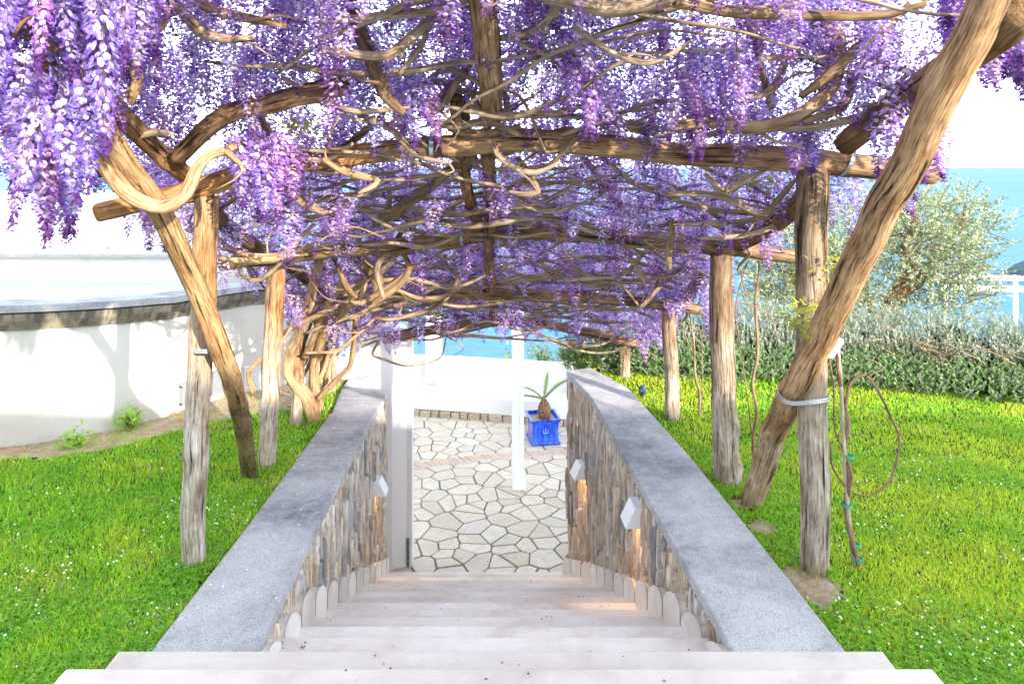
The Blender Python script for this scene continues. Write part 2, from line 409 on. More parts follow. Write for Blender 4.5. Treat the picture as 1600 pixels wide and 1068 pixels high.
# ------------------------------------------------------------------ lawns
COPR_OUT = [(1.0,1.55),(2.72,1.34),(3.85,1.29),(4.85,1.22),(6.3,1.06),(6.9,.82),(7.3,.80),(9,.8)]
COPR_IN = [(2.74,.89),(4.4,.80),(6.0,.70),(6.85,.54)]
COPL_IN = [(2.74,-1.02),(3.84,-1.10),(5.87,-1.21),(6.6,-1.235),(6.9,-1.27)]
COPL_OUT = [(1.0,-1.62),(2.74,-1.45),(3.84,-1.48),(5.87,-1.60),(6.87,-1.74),(7.6,-1.8)]
WALLP = [(-9,3.3),(-5.6,4.15),(-3.88,5.17),(-3.11,5.83),(-2.93,6.26),(-2.54,6.78),(-2.1,7.12),(-1.76,7.26),(-1.42,7.14),(-1.10,7.24)]
def wall_y(x):
    return float(np.interp(x, [p[0] for p in WALLP], [p[1] for p in WALLP]))
def on_left(x, y):  return x < lerp_tab(COPL_OUT, y)-0.0 and y < wall_y(x)
def on_right(x, y): return x > lerp_tab(COPR_OUT, y)
def side_lawn(name, x0, x1, y0, y1, edge, right):
    nx, ny = 90, 90
    V = []
    for j in range(ny+1):
        y = y0+(y1-y0)*j/ny
        e = lerp_tab(edge, y)
        a, c = (e-.03, x1) if right else (x0, e+.03)
        if y < 2.73:
            if right: a = 1.455
            else: c = -1.545
        for i in range(nx+1):
            t = (i/nx)**(1.6 if right else 1/1.6)
            x = a+(c-a)*t
            z = lawn_z(1 if right else -1, y)+0.018*mn.noise(Vector((x*1.3, y*1.3, 0)))
            V.append((x, y, z))
    mb = MB(); mb.add(V, [(j*(nx+1)+i, j*(nx+1)+i+1, (j+1)*(nx+1)+i+1, (j+1)*(nx+1)+i) for j in range(ny) for i in range(nx)])
    return tag(mb.build(name, M['lawn_soil'], smooth=True), kind='structure')
def lz(x, y): return lawn_z(1 if x > 0 else -1, y)+0.018*mn.noise(Vector((x*1.3, y*1.3, 0)))
side_lawn('lawn', -9, 0, -3.0, 7.3, COPL_OUT, False)
side_lawn('lawn', 0, 14, -3.0, 7.9, COPR_OUT, True)

# bare soil beside the curved wall, and two bald patches by the right coping
def soil_mask(x, y):
    if x < 0:
        d = wall_y(x)-y
        wdt = .26+.75*max(0, min(1, (x+3.9)/1.0))*(1 if x < -1.9 else 0)
        return d < wdt+.16*mn.noise(Vector((x*3, y*3, 1)))
    for cx, cy, rr in ((1.43, 3.26, .13), (1.40, 3.85, .07), (1.40, 4.15, .07)):
        if (x-cx)**2/1.0+(y-cy)**2/1.6 < rr*rr*(1+.8*mn.noise(Vector((x*9, y*9, 4)))): return True
    return False
mb = MB()
V = []; Fc = []; idx = {}
def soil_quad(x, y, h):
    q = []
    for dx, dy in ((0,0),(h,0),(h,h),(0,h)):
        k = (round((x+dx)/h), round((y+dy)/h))
        if k not in idx:
            idx[k] = len(V); V.append((x+dx, y+dy, lz(x+dx, y+dy)+.006+.012*mn.noise(Vector(((x+dx)*14, (y+dy)*14, 6)))))
        q.append(idx[k])
    Fc.append(tuple(q))
h = .04
for i in range(int(4.5/h)):
    for j in range(int(3.4/h)):
        x = -5.4+i*h; y = 4.0+j*h
        if x < -1.7 and y < wall_y(x)+.04 and soil_mask(x, y) and x < lerp_tab(COPL_OUT, y)-.02: soil_quad(x, y, h)
for i in range(20):
    for j in range(40):
        x = 1.28+i*h*.75; y = 3.0+j*h*.75
        if soil_mask(x, y) and x > lerp_tab(COPR_OUT, y): soil_quad(x, y, h*.75)
mb.add(V, Fc); tag(mb.build('bare_soil', M['bare_soil'], smooth=True), kind='structure')

# ------------------------------------------------------------------ stone staircase
def nosD(k): return 3.03+.32*k
def drop(k): return 2.08+.165*k
def inL(y): return lerp_tab(COPL_IN, y)-.03
def inR(y): return lerp_tab(COPR_IN, y)+.03
stairs = empty('stone_staircase', (0, 3.0, EZ-2.2))
tag(stairs, 'pale pinkish travertine steps going down between two stone clad walls', 'staircase')
for k in range(-3, 13):
    mb = MB()
    y1 = nosD(k); y0 = y1-.35 if k > -3 else -3.0
    zt = EZ-drop(k)
    if k <= -1: xa, xb = (-1.56, 1.47) if k > -3 else (-1.62, 1.52); xa2, xb2 = xa, xb
    else:
        xa, xa2 = inL(max(y0, 2.7)), inL(y1); xb, xb2 = inR(max(y0, 2.7)), inR(y1)
    mb.prism([(xa, y0), (xb, y0), (xb2, y1), (xa2, y1)], zt-.035, zt)
    mb.prism([(xa+.004, y0+.004), (xb-.004, y0+.004), (xb2-.004, y1-.025), (xa2+.004, y1-.025)], zt-.35, zt-.036)
    mb.build('step', M['step_stone'], stairs, bevel=.006)
# rounded skirting stones beside every tread
def skirt(k, side):
    yc = nosD(k)-.16; face = (inL(yc) if side < 0 else inR(yc))
    L = .148; H = min(.15, .004+.08*k); th = .062
    prof = []
    for i in range(13):
        a = math.pi*i/12
        prof.append((L*math.cos(a), H+.075*math.sin(a)))
    prof = [(L, -.12)]+prof+[(-L, -.12)]
    mb = MB(); n = len(prof)
    sh = .5
    ang = math.atan2((inL(yc+.1)-inL(yc-.1)) if side < 0 else (inR(yc+.1)-inR(yc-.1)), .2)
    V = []
    for q in (0, 1):
        for (u, zz) in prof:
            uu = u*.96
            ins = 0 if q else .0
            x = face-side*(0.0 if q == 0 else th)+math.tan(ang)*uu
            V.append((x, yc+uu, EZ-drop(k)+zz-uu*sh))
    f = [tuple(range(n)), tuple(reversed(range(n, 2*n)))]+[(i, (i+1) % n, n+(i+1) % n, n+i) for i in range(n)]
    mb.add(V, f)
    mb.build('skirting_stone', M['step_stone'], stairs, bevel=.008)
for k in range(0, 13):
    skirt(k, -1); skirt(k, 1)

# ------------------------------------------------------------------ stair walls: core, coping slabs, upright slivers of schist
def sliver_mesh(seed):
    r = random.Random(seed)
    n = 9; V = []
    for ring in range(2):
        for i in range(n):
            a = 2*math.pi*i/n
            rr = 1+r.uniform(-.13, .13) if ring == 0 else 0
            if ring == 0: base = (max(-.5, min(.5, .58*math.cos(a)*rr)), 0.0, max(-.5, min(.5, .56*math.sin(a)*rr))); V.append(base)
            else:
                bx, by, bz = V[i]; V.append((bx*.72+r.uniform(-.05,.05), .75+r.uniform(-.25, .25), bz*.90))
    f = [(i, (i+1) % n, n+(i+1) % n, n+i) for i in range(n)]+[tuple(range(n, 2*n))]
    me = bpy.data.meshes.new('stone'); me.from_pydata(V, [], [tuple(reversed(q)) for q in f]); me.materials.append(M['schist']); me.update()
    return me
SL = [sliver_mesh(s) for s in range(12)]
def zst(y): return EZ-(2.08+.165*(y-3.03)/.32)
def face_path(side):
    tab = COPR_IN if side > 0 else COPL_IN
    return [(x+(.035*side), y) for y, x in tab]
def path_at(path, s):
    for (a, c) in zip(path[:-1], path[1:]):
        L = math.hypot(c[0]-a[0], c[1]-a[1])
        if s <= L or c == path[-1]:
            t = s/L; return (a[0]+(c[0]-a[0])*t, a[1]+(c[1]-a[1])*t), ((c[0]-a[0])/L, (c[1]-a[1])/L)
        s -= L
def plen(path): return sum(math.hypot(c[0]-a[0], c[1]-a[1]) for a, c in zip(path[:-1], path[1:]))
def stair_wall(side, label, joints, dtab, intab, outtab):
    w = tag(empty('stair_wall', ((1.1 if side > 0 else -1.25), 4.8, EZ-2.4)), label, 'wall')
    face = face_path(side)
    # core
    mb = MB(); ysn = [2.76]+[y for y in (3.4, 3.85, 4.4, 5.0, 5.87, 6.0, 6.6, 6.85)]
    if side < 0: ysn[-1] = 6.9
    P1 = [(lerp_tab(intab, y)+.04*side, y) for y in ysn]; P2 = [(lerp_tab(outtab, y)-.03*side, y) for y in ysn]
    for i in range(len(ysn)-1):
        q = [P1[i], P2[i], P2[i+1], P1[i+1]]
        if side < 0: q = q[::-1]; dd = [lerp_tab(dtab, p[1])+.062 for p in q]
        else: dd = [lerp_tab(dtab, p[1])+.062 for p in q]
        mb.prism(q, -.05, [EZ-d for d in dd])
    mb.build('core', M['mortar'], w)
    # coping
    for y0, y1 in zip(joints[:-1], joints[1:]):
        mb = MB(); ya = y0+.0015; yb = y1-.0015
        ni = 5
        yy = [ya+(yb-ya)*i/ni for i in range(ni+1)]
        left = [(lerp_tab(intab, y), y) for y in yy]; right = [(lerp_tab(outtab, y), y) for y in yy]
        if y1 == joints[-1]:
            if side > 0: left[-1] = (.545, 6.83); right[-1] = (.80, 6.95); 
            else:
                left[-1] = (-1.33, 7.03); left[-2] = (-1.268, 6.90); right[-1] = (-1.80, 7.14)
        n = len(left)
        V = []
        for z in (0, 1):
            for row in (left, right):
                for (x, y) in row:
                    V.append((x, y, EZ-lerp_tab(dtab, y)-(.0 if z else .06)))
        f = []
        for i in range(n-1):
            f.append((2*n+i, 3*n+i, 3*n+i+1, 2*n+i+1)); f.append((i, i+1, n+i+1, n+i))
            f.append((i, 2*n+i, 2*n+i+1, i+1)); f.append((n+i, n+i+1, 3*n+i+1, 3*n+i))
        f.append((0, n, 3*n, 2*n)); f.append((n-1, 3*n-1, 4*n-1, 2*n-1))
        if side < 0: f = [tuple(reversed(q)) for q in f]
        mb.add(V, f); mb.build('coping_slab', M['grey_stone'], w, bevel=.008)
    # stones
    L = plen(face); s = .02; cand = []
    def put_col(pos, dr, zb, ztp, wd):
        z = zb-random.uniform(0, .2)
        while z < ztp-.03:
            h = random.choice((.16, .22, .3, .38, .46))*random.uniform(.85, 1.15)
            top = min(z+h, ztp)
            if top-z > .03: cand.append((pos, dr, (z+top)/2, top-z, wd))
            z = top
    while s < L:
        wd = random.uniform(.034, .062)
        pos, dr = path_at(face, s+wd/2)
        zb = zst(pos[1])-.02
        ztp = EZ-lerp_tab(dtab, pos[1])-.058
        put_col(pos, dr, zb, ztp, wd); s += wd*.93
    # free end of the wall
    e0 = face[-1]; e1 = (lerp_tab(outtab, 6.9)-.04*side, 6.9); 
    el = math.hypot(e1[0]-e0[0], e1[1]-e0[1]); dr = ((e1[0]-e0[0])/el, (e1[1]-e0[1])/el); s = .0
    cand.sort(key=lambda c: -(c[3]*c[4])/c[0][1]**2)
    for i, (pos, dr, zc, h, wd) in enumerate(cand[:300]):
        o = bpy.data.objects.new('stone', random.choice(SL)); COL.objects.link(o)
        ang = math.atan2(dr[1], dr[0])
        # local x along the wall, local y out of the wall toward the stairs
        flip = 1 if side < 0 else -1
        o.rotation_euler = (random.uniform(-.02,.02), random.uniform(-.06,.06), ang+(math.pi if side < 0 else 0)+ (0 if side > 0 else 0))
        o.location = (pos[0], pos[1], zc)
        o.scale = (wd*random.uniform(.74, .97), random.uniform(.012, .060), h*.985)
        adopt(o, w)
    rest = cand[300:]
    if rest:
        mb = MB()
        for (pos, dr, zc, h, wd) in rest:
            nx_, ny_ = (-1, 0) if side > 0 else (1, 0)
            mb.box((pos[0]+nx_*.01, pos[1], zc), (wd*.95, .03, h*.97), math.atan2(dr[1], dr[0]))
        tag(mb.build('stone_rest', M['schist'], w), kind='stuff').name = 'small_stones'
    return w
DL = [(2.7,1.935),(3.84,2.0),(5.87,2.16),(6.87,2.27),(7.2,2.28)]
DR = [(2.7,1.935),(3.85,1.975),(5.0,2.0),(6.87,2.03),(7.2,2.03)]
swl = stair_wall(-1, 'left stair wall of upright schist slivers under grey volcanic coping, with one white lamp', [2.735,3.84,5.87,6.66,7.05], DL, COPL_IN, COPL_OUT)
swr = stair_wall(1, 'right stair wall of upright schist slivers under grey volcanic coping, with two white lamps', [2.735,3.88,5.05,6.28,6.9], DR, COPR_IN, COPR_OUT)

# wall lamps, lit, shining down the stone
def wall_lamp(side, y, d, label):
    tab = COPR_IN if side > 0 else COPL_IN
    xw = lerp_tab(tab, y)+(.0*side)
    r = tag(empty('wall_lamp', (xw, y, EZ-d)), label, 'wall lamp', 'white wedge lamps on the stair walls')
    ln, hh, pb, pt = .16, .125, .125, .065
    s = -side
    sl = (lerp_tab(tab, y+.1)-lerp_tab(tab, y-.1))/.2
    def pt_(u, out, z): return (xw+side*.02+s*out+sl*u, y+u, EZ-d+z)
    mb = MB()
    V = [pt_(-ln/2, 0, -hh/2), pt_(ln/2, 0, -hh/2), pt_(ln/2, pb, -hh/2), pt_(-ln/2, pb, -hh/2),
         pt_(-ln/2, 0, hh/2), pt_(ln/2, 0, hh/2), pt_(ln/2, pt, hh/2), pt_(-ln/2, pt, hh/2)]
    mb.add(V, [(0,3,2,1),(4,5,6,7),(0,1,5,4),(1,2,6,5),(2,3,7,6),(3,0,4,7)])
    mb.build('housing', M['lamp_white'], r, bevel=.003)
    mb = MB(); V = [pt_(a_, o_, z_) for z_ in (-hh/2-.006, hh/2+.008) for (a_, o_) in ((-ln/2-.008, -.01), (ln/2+.008, -.01), (ln/2+.008, .012), (-ln/2-.008, .012))]
    mb.add(V, [(0,3,2,1),(4,5,6,7),(0,1,5,4),(1,2,6,5),(2,3,7,6),(3,0,4,7)]); mb.build('back_plate', M['wire_metal'], r)
    mb = MB(); V = [pt_(-ln*.4, .02, -hh/2-.004), pt_(ln*.4, .02, -hh/2-.004), pt_(ln*.4, pb-.02, -hh/2-.004), pt_(-ln*.4, pb-.02, -hh/2-.004)]
    mb.add(V, [(0,1,2,3)]); mb.build('diffuser', M['lamp_glow'], r)
    ld = bpy.data.lights.new('lamp_light', 'SPOT'); ld.energy = .8; ld.color = (1, .52, .16); ld.spot_size = R(80); ld.spot_blend = .6; ld.shadow_soft_size = .02
    lo = bpy.data.objects.new('lamp_light', ld); COL.objects.link(lo); lo.location = pt_(0, .085, -hh/2-.012)
    lo.rotation_euler = (0, R(-8*s), 0); adopt(lo, r)
wall_lamp(1, 4.32, 2.18, 'larger looking white wedge lamp glowing orange on the near right stair wall')
wall_lamp(1, 6.25, 2.76, 'far white wedge lamp on the right stair wall beside the paved terrace')
wall_lamp(-1, 6.1, 2.84, 'only white wedge lamp on the left stair wall')

# ------------------------------------------------------------------ lower terrace
TZ = EZ-4.225
mb = MB(); mb.box((0.2, 9.6, TZ-.06), (9, 6.6, .1)); terrace = tag(mb.build('terrace', M['grout']), kind='structure')
def clip(poly, a, nrm):     # keep side where (p-a).n <= 0
    out = []
    for i in range(len(poly)):
        p, q = poly[i], poly[(i+1) % len(poly)]
        dp = (p[0]-a[0])*nrm[0]+(p[1]-a[1])*nrm[1]; dq = (q[0]-a[0])*nrm[0]+(q[1]-a[1])*nrm[1]
        if dp <= 0: out.append(p)
        if (dp < 0 and dq > 0) or (dp > 0 and dq < 0):
            t = dp/(dp-dq); out.append((p[0]+(q[0]-p[0])*t, p[1]+(q[1]-p[1])*t))
    return out
pts = []
tries = 0
while tries < 9000 and len(pts) < 300:
    tries += 1
    p = (random.uniform(-2.1, 2.0), random.uniform(6.85, 11.7))
    md = random.choice((.12, .17, .22, .27, .32))
    if all((p[0]-q[0])**2+((p[1]-q[1])*1.25)**2 > min(md, q[2])**2 for q in pts): pts.append((p[0], p[1], md))
for (x, y, md) in pts:
    poly = [(x-.5, y-.5), (x+.5, y-.5), (x+.5, y+.5), (x-.5, y+.5)]
    for (a, b_, _) in pts:
        if (a, b_) == (x, y) or (a-x)**2+(b_-y)**2 > 1.0: continue
        mx, my = (x+a)/2, (y+b_)/2; d = math.hypot(a-x, b_-y); nn_ = ((a-x)/d, (b_-y)/d)
        g = random.uniform(.005, .013)
        poly = clip(poly, (mx-nn_[0]*g, my-nn_[1]*g), nn_)
        if len(poly) < 3: break
    if len(poly) < 3: continue
    poly = clip(poly, (0, 6.9), (0, -1)); 
    if len(poly) < 3: continue
    # rough up the outline: cut the corners
    q = []
    for i in range(len(poly)):
        p0, p1, p2 = poly[i-1], poly[i], poly[(i+1) % len(poly)]
        for pp in (p0, p2):
            L_ = math.hypot(pp[0]-p1[0], pp[1]-p1[1])+1e-6; t = min(.35, random.uniform(.004, .018)/L_)
            q.append((p1[0]+(pp[0]-p1[0])*t, p1[1]+(pp[1]-p1[1])*t))
    cx = sum(a for a, _ in q)/len(q); cy = sum(b_ for _, b_ in q)/len(q)
    inn = [(cx+(a-cx)*.965, cy+(b_-cy)*.965) for a, b_ in q]
    n = len(q); zt = TZ+random.uniform(.003, .010)
    V = [(a, b_, TZ-.015) for a, b_ in q]+[(a, b_, zt-.004) for a, b_ in q]+[(a, b_, zt) for a, b_ in inn]
    f = [(i, (i+1) % n, n+(i+1) % n, n+i) for i in range(n)]+[(n+i, n+(i+1) % n, 2*n+(i+1) % n, 2*n+i) for i in range(n)]+[tuple(range(2*n, 3*n))]
    mb = MB(); mb.add(V, f); mb.build('paving_stone', M['flagstone'], terrace)
# brick strip
arc = [(-2.2, 9.35), (-1.48, 9.62), (-.7, 9.88), (0, 10.02), (.85, 10.12), (1.6, 10.1), (2.4, 9.95)]
Cc, _ = catmull([(x, y, 0) for x, y in arc], [1]*len(arc), .02)
s = 0; last = -1; mbed = MB()
for i in range(1, len(Cc)):
    s += (Cc[i]-Cc[i-1]).length
    if i % 3 == 0:
        pass
    if s-last > .078:
        last = s; d = (Cc[i]-Cc[i-1]).normalized(); a = math.atan2(d.y, d.x)
        mb = MB(); mb.box((Cc[i].x, Cc[i].y, TZ+.006), (.050, .16, .026), a+random.uniform(-.05,.05)+.35); mb.build('brick', M['terracotta'], terrace)
for i in range(0, len(Cc)-3, 3):
    d = (Cc[i+3]-Cc[i]); a = math.atan2(d.y, d.x); m_ = (Cc[i]+Cc[i+3])/2
    mbed.box((m_.x, m_.y, TZ+.002+.0003*(i % 2)), (d.length+.004, .20, .024), a)
mbed.build('brick_bed', M['bed'], terrace)

# curved bench against the parapet at the terrace's end
bench = tag(empty('terrace_bench', (0, 11.4, TZ)), 'long white plastered bench with curved arm against the sea side wall of terrace', 'bench')
BL = [(-3.2, 11.9), (-1.65, 11.62), (-.9, 11.5), (0, 11.30), (.95, 11.12), (1.4, 11.02)]
def sweep(name, mat_, parent, line, y_off0, y_off1, z0, z1, smooth=False, bevel=.02):
    mb = MB()
    for i in range(len(line)-1):
        (xa, ya), (xb, yb) = line[i], line[i+1]
        mb.prism([(xa, ya+y_off0), (xb, yb+y_off0), (xb, yb+y_off1), (xa, ya+y_off1)], z0, z1)
    o = mb.build(name, mat_, parent); 
    # weld the inner faces so that the strip reads as one body
    import bmesh
    bm = bmesh.new(); bm.from_mesh(o.data); bmesh.ops.remove_doubles(bm, verts=bm.verts, dist=.0005)
    seen = {}; 
    for f_ in bm.faces: seen.setdefault(tuple(sorted(v.index for v in f_.verts)), []).append(f_)
    dl = [f_ for fs in seen.values() if len(fs) > 1 for f_ in fs]
    bmesh.ops.delete(bm, geom=dl, context='FACES'); bm.to_mesh(o.data); bm.free()
    if bevel: b_ = o.modifiers.new('bevel', 'BEVEL'); b_.width = bevel; b_.segments = 3; b_.limit_method = 'ANGLE'
    return o
sweep('seat', M['white_plaster'], bench, BL, 0.02, .50, TZ+.10, TZ+.40, bevel=.03)
sweep('backrest', M['white_plaster'], bench, BL, .502, .72, TZ-.2, TZ+.86, bevel=.02)
mb = MB()   # curved arm at the right end
Vp = []
for i in range(15):
    t = i/14; zz = TZ+.44+.42*(math.sin(t*math.pi/2)); yy = 11.12+.02+(.48)*t
    Vp.append((yy, zz))
prof = [(11.14, TZ+.05)]+Vp+[(11.62, TZ+.05)]
n = len(prof)
V = [(1.0, y, z) for y, z in prof]+[(1.42, y-.08, z) for y, z in prof]
mb.add(V, [tuple(range(n)), tuple(reversed(range(n, 2*n)))]+[(i, (i+1) % n, n+(i+1) % n, n+i) for i in range(n)])
mb.build('arm', M['white_plaster'], bench, bevel=.03)
s = 0
Cb, _ = catmull([(x, y+.015, 0) for x, y in BL], [1]*len(BL), .05)
acc = 0; target = .1
i = 0; x = -2.6
while x < 1.35:
    wd = random.uniform(.09, .24)
    yy = float(np.interp(x+wd/2, [p[0] for p in BL], [p[1] for p in BL]))
    mb = MB(); hgt = random.uniform(.10, .125)
    mb.box((x+wd/2, yy+.02, TZ+hgt/2-.01), (wd-.015, .10, hgt), -.17+random.uniform(-.05, .05)); mb.build('base_stone', M['rubble'], bench, bevel=.012)
    x += wd
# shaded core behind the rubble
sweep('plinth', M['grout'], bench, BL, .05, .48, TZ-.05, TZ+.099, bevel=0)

def post_box(name, c, d, m, label, cat, group=None):
    r = tag(empty(name, (c[0], c[1], c[2])), label, cat, group)
    mb = MB(); mb.box((c[0], c[1], c[2]+d[2]/2), d); mb.build('shaft', m, r, bevel=.006)
    return r
pd = 9.0
r = tag(empty('white_post', (.07, pd, TZ)), 'slim white square timber post standing alone on the flagstones', 'post')
mb = MB(); mb.box((.045, pd, TZ+1.18), (.095, .13, 2.36)); mb.build('shaft', M['white_paint'], r, bevel=.005)
mb = MB(); mb.box((.127, pd+.0, TZ+1.18), (.06, .10, 2.36)); mb.build('side_rail', M['white_paint'], r, bevel=.004)
mb = MB(); mb.box((.09, pd, TZ+.09), (.175, .15, .16)); mb.build('foot_plate', M['white_paint'], r, bevel=.004)
post_box('white_pillar', (-1.38, 12.05, TZ+.5), (.27, .2, 1.75), M['white_plaster'], 'white pillar rising from the bench wall left of the slim post', 'pillar', 'white pillars on the bench wall')
post_box('white_pillar', (1.25, 11.75, TZ+.5), (.10, .15, 1.6), M['white_plaster'], 'narrow white pillar behind the bench arm by the right stair wall', 'pillar', 'white pillars on the bench wall')
post_box('white_pillar', (1.48, 11.75, TZ+.5), (.20, .15, 1.6), M['white_plaster'], 'broader white pillar just right of the narrow one behind the bench', 'pillar', 'white pillars on the bench wall')

# potted cycad
pot = tag(empty('planter', (.48, 10.6, TZ)), 'square cobalt blue glazed planter with flared rim', 'planter')
mb = MB(); sq = lambda h_, c: [(c[0]-h_, c[1]-h_), (c[0]+h_, c[1]-h_), (c[0]+h_, c[1]+h_), (c[0]-h_, c[1]+h_)]
levels = [(0, .235), (.02, .24), (.04, .215), (.10, .205), (.2, .205), (.3, .21), (.34, .225), (.37, .25), (.385, .25), (.385, .215), (.34, .20), (.33, .19)]
V = []
rot = .18
for z, hh in levels:
    for (dx, dy) in ((-1,-1),(1,-1),(1,1),(-1,1)):
        x_, y_ = dx*hh*.96, dy*hh*.96
        V.append((.48+x_*math.cos(rot)-y_*math.sin(rot), 10.6+x_*math.sin(rot)+y_*math.cos(rot), TZ+.01+z))
f = [(i*4+j, i*4+(j+1) % 4, (i+1)*4+(j+1) % 4, (i+1)*4+j) for i in range(len(levels)-1) for j in range(4)]+[(3,2,1,0)]
mb.add(V, f); mb.build('body', M['blue_glaze'], pot, bevel=.008)
mb = MB(); mb.add(V[-4:], [(0,1,2,3)]); mb.build('soil', M['bare_soil'], pot)
mb = MB()     # small raised emblem on the front
for (ex, ez, ew, eh, er) in ((-.035,.20,.012,.06,.3),(0,.215,.012,.07,0),(.035,.20,.012,.06,-.3),(0,.175,.07,.012,0)):
    a_ = .205*.96+.003; lx, ly = ex, -a_
    mb.box((.48+lx*math.cos(rot)-ly*math.sin(rot), 10.6+lx*math.sin(rot)+ly*math.cos(rot), TZ+.01+ez), (ew, .01, eh), rot)
mb.build('emblem', M['emblem'], pot, bevel=.003)
cy = tag(empty('cycad', (.5, 10.6, TZ+.34)), 'small sago cycad with five stiff fronds growing in the blue planter', 'cycad')
mb = MB(); tube(mb, [(.5,10.6,TZ+.33),(.5,10.6,TZ+.42),(.5,10.6,TZ+.52),(.5,10.6,TZ+.60),(.5,10.6,TZ+.64)], [.085,.10,.095,.06,.025], 18, .02, rough=.12)
mb.build('trunk', M['cycad_trunk'], cy)
for (az, el, L_) in ((178, 25, .50), (165, 48, .42), (75, 76, .50), (20, 55, .56), (40, 48, .52), (250, 40, .3)):
    mb = MB(); p0 = Vector((.5, 10.6, TZ+.62)); dh = Vector((math.cos(R(az)), math.sin(R(az))*.6, 0))
    pp = []
    for i in range(9):
        t = i/8; e = R(el)-t*R(38)
        pp.append(p0 if i == 0 else pp[-1]+(dh*math.cos(e)+Vector((0,0,1))*math.sin(e))*L_/8)
    tube(mb, pp, [.010, .003], 5, .05, col=(.22,.30,.07))
    C2, _ = catmull(pp, [1]*9, .012)
    for i, c in enumerate(C2[3:]):
        t = i/len(C2); ll = .115*math.sin(math.pi*min(.97, t*.85+.18))
        d = (C2[min(i+4, len(C2)-1)]-C2[i+2]).normalized()
        sd_ = d.cross(Vector((0,0,1))).normalized() if abs(d.z) < .97 else Vector((1,0,0))
        for sg in (-1, 1):
            tip = c+(sd_*sg*.8+d*.6+Vector((0,0,.25))).normalized()*ll
            mb.add([c-d*.007, c+d*.008, tip], [(0,1,2)], col=random.choice([(.12,.24,.05),(.09,.19,.05),(.20,.30,.07)]))
    mb.build('frond', M['leaf'], cy)

# ------------------------------------------------------------------ curved garden wall on the left, with moulding, panels and vent
gw = tag(empty('garden_wall', (-3.1, 5.9, EZ-2.2)), 'curved cream plastered wall with dark grey stone coping beside left lawn', 'wall')
TOPD = [(-9,.95),(-5.6,.99),(-3.88,1.03),(-3.11,1.10),(-2.93,1.14),(-2.54,1.14),(-2.1,1.24),(-1.76,1.34),(-1.42,1.44),(-1.10,1.5)]
Wc, _ = catmull([(x, y, 0) for x, y in WALLP], [1]*len(WALLP), .12)
def wnorm(i):
    d = (Wc[min(i+1, len(Wc)-1)]-Wc[max(i-1, 0)]).normalized(); return Vector((d.y, -d.x, 0))   # towards the lawn
def wall_strip(name, m, prof, imax=None, bevel=0, imin=0):
    V = []; n = len(prof); N_ = len(Wc) if imax is None else imax
    for i in range(imin, N_):
        nr = wnorm(i); td = lerp_tab(TOPD, Wc[i].x)
        for (o_, z) in prof:
            zz = EZ-td+z if z > -5 else -.3
            V.append((Wc[i].x+nr.x*o_, Wc[i].y+nr.y*o_, zz))
    N_ -= imin
    f = [(i*n+j, (i+1)*n+j, (i+1)*n+(j+1) % n, i*n+(j+1) % n) for i in range(N_-1) for j in range(n)]
    f += [tuple(range(n)), tuple(reversed(range((N_-1)*n, N_*n)))]
    mb = MB(); mb.add(V, f); return mb.build(name, m, gw, bevel=bevel)
NM = sum(1 for c in Wc if c.x < -1.9)
wall_strip('plaster', M['cream_plaster'], [(0, -10), (0, -.205), (-.28, -.205), (-.28, -10)], NM)
wall_strip('white_end', M['lifted_white'], [(0, -10), (0, -.205), (-.28, -.205), (-.28, -10)], None, 0, NM-1)  # same wall, coloured lighter to make up for the shade on its end
wall_strip('coping', M['grey_stone'], [(.10, 0), (-.20, .0), (-.20, -.055), (.10, -.055)], NM)
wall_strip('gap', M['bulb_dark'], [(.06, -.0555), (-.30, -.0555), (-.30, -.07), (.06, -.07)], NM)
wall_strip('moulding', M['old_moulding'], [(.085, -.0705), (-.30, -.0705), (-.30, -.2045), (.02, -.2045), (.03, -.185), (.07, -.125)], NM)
def at_wall(px, dsh=0.0):        # wall point seen at that column
    best = min(range(len(Wc)-1), key=lambda i: abs(Wc[i].x/Wc[i].y-(px-800)/F))
    a, b_ = Wc[best], Wc[best+1]
    nr = wnorm(best); return Wc[best], nr, math.atan2(nr.y, nr.x)+math.pi/2
def wall_box(name, m, px0, px1, zt0, zt1, zb0, zb1, th, parent=gw, out=0.0):
    mb = MB(); V = []
    for px, zt, zb in ((px0, zt0, zb0), (px1, zt1, zb1)):
        c, nr, _ = at_wall(px); D = c.y
        for o_ in (out-.02, out+th):
            for yy in (zb, zt):
                V.append((c.x+nr.x*o_, c.y+nr.y*o_, EZ+(262-yy)*D/F))
    mb.add(V, [(0,1,3,2),(4,6,7,5),(0,2,6,4),(1,5,7,3),(2,3,7,6),(0,4,5,1)]); return mb.build(name, m, parent)
flat('panel_grey', (.22,.24,.26), .5, 0, .3, .12)
cpn = wall_box('cover_panel', M['panel_grey'], 274, 357, 599, 571, 634, 606, .03)
for ppx, pyy in ((279,603),(279,630),(318,588),(318,616),(352,577),(352,603)): wall_box('bolt', M['bulb_dark'], ppx, ppx+2.2, pyy, pyy, pyy+2.4, pyy+2.4, .035, cpn)
vent = wall_box('vent_grille', M['louvre'], 386, 412, 572, 565, 612, 606, .012)
for i in range(9):
    t = i/9; wall_box('slat', M['louvre'], 387, 411, 574+36*t, 567+36*t, 576+36*t, 569+36*t, .012, vent, .012)
wall_box('tile_panel', M['tile_blue'], 527, 545, 500, 500, 556, 556, .015)
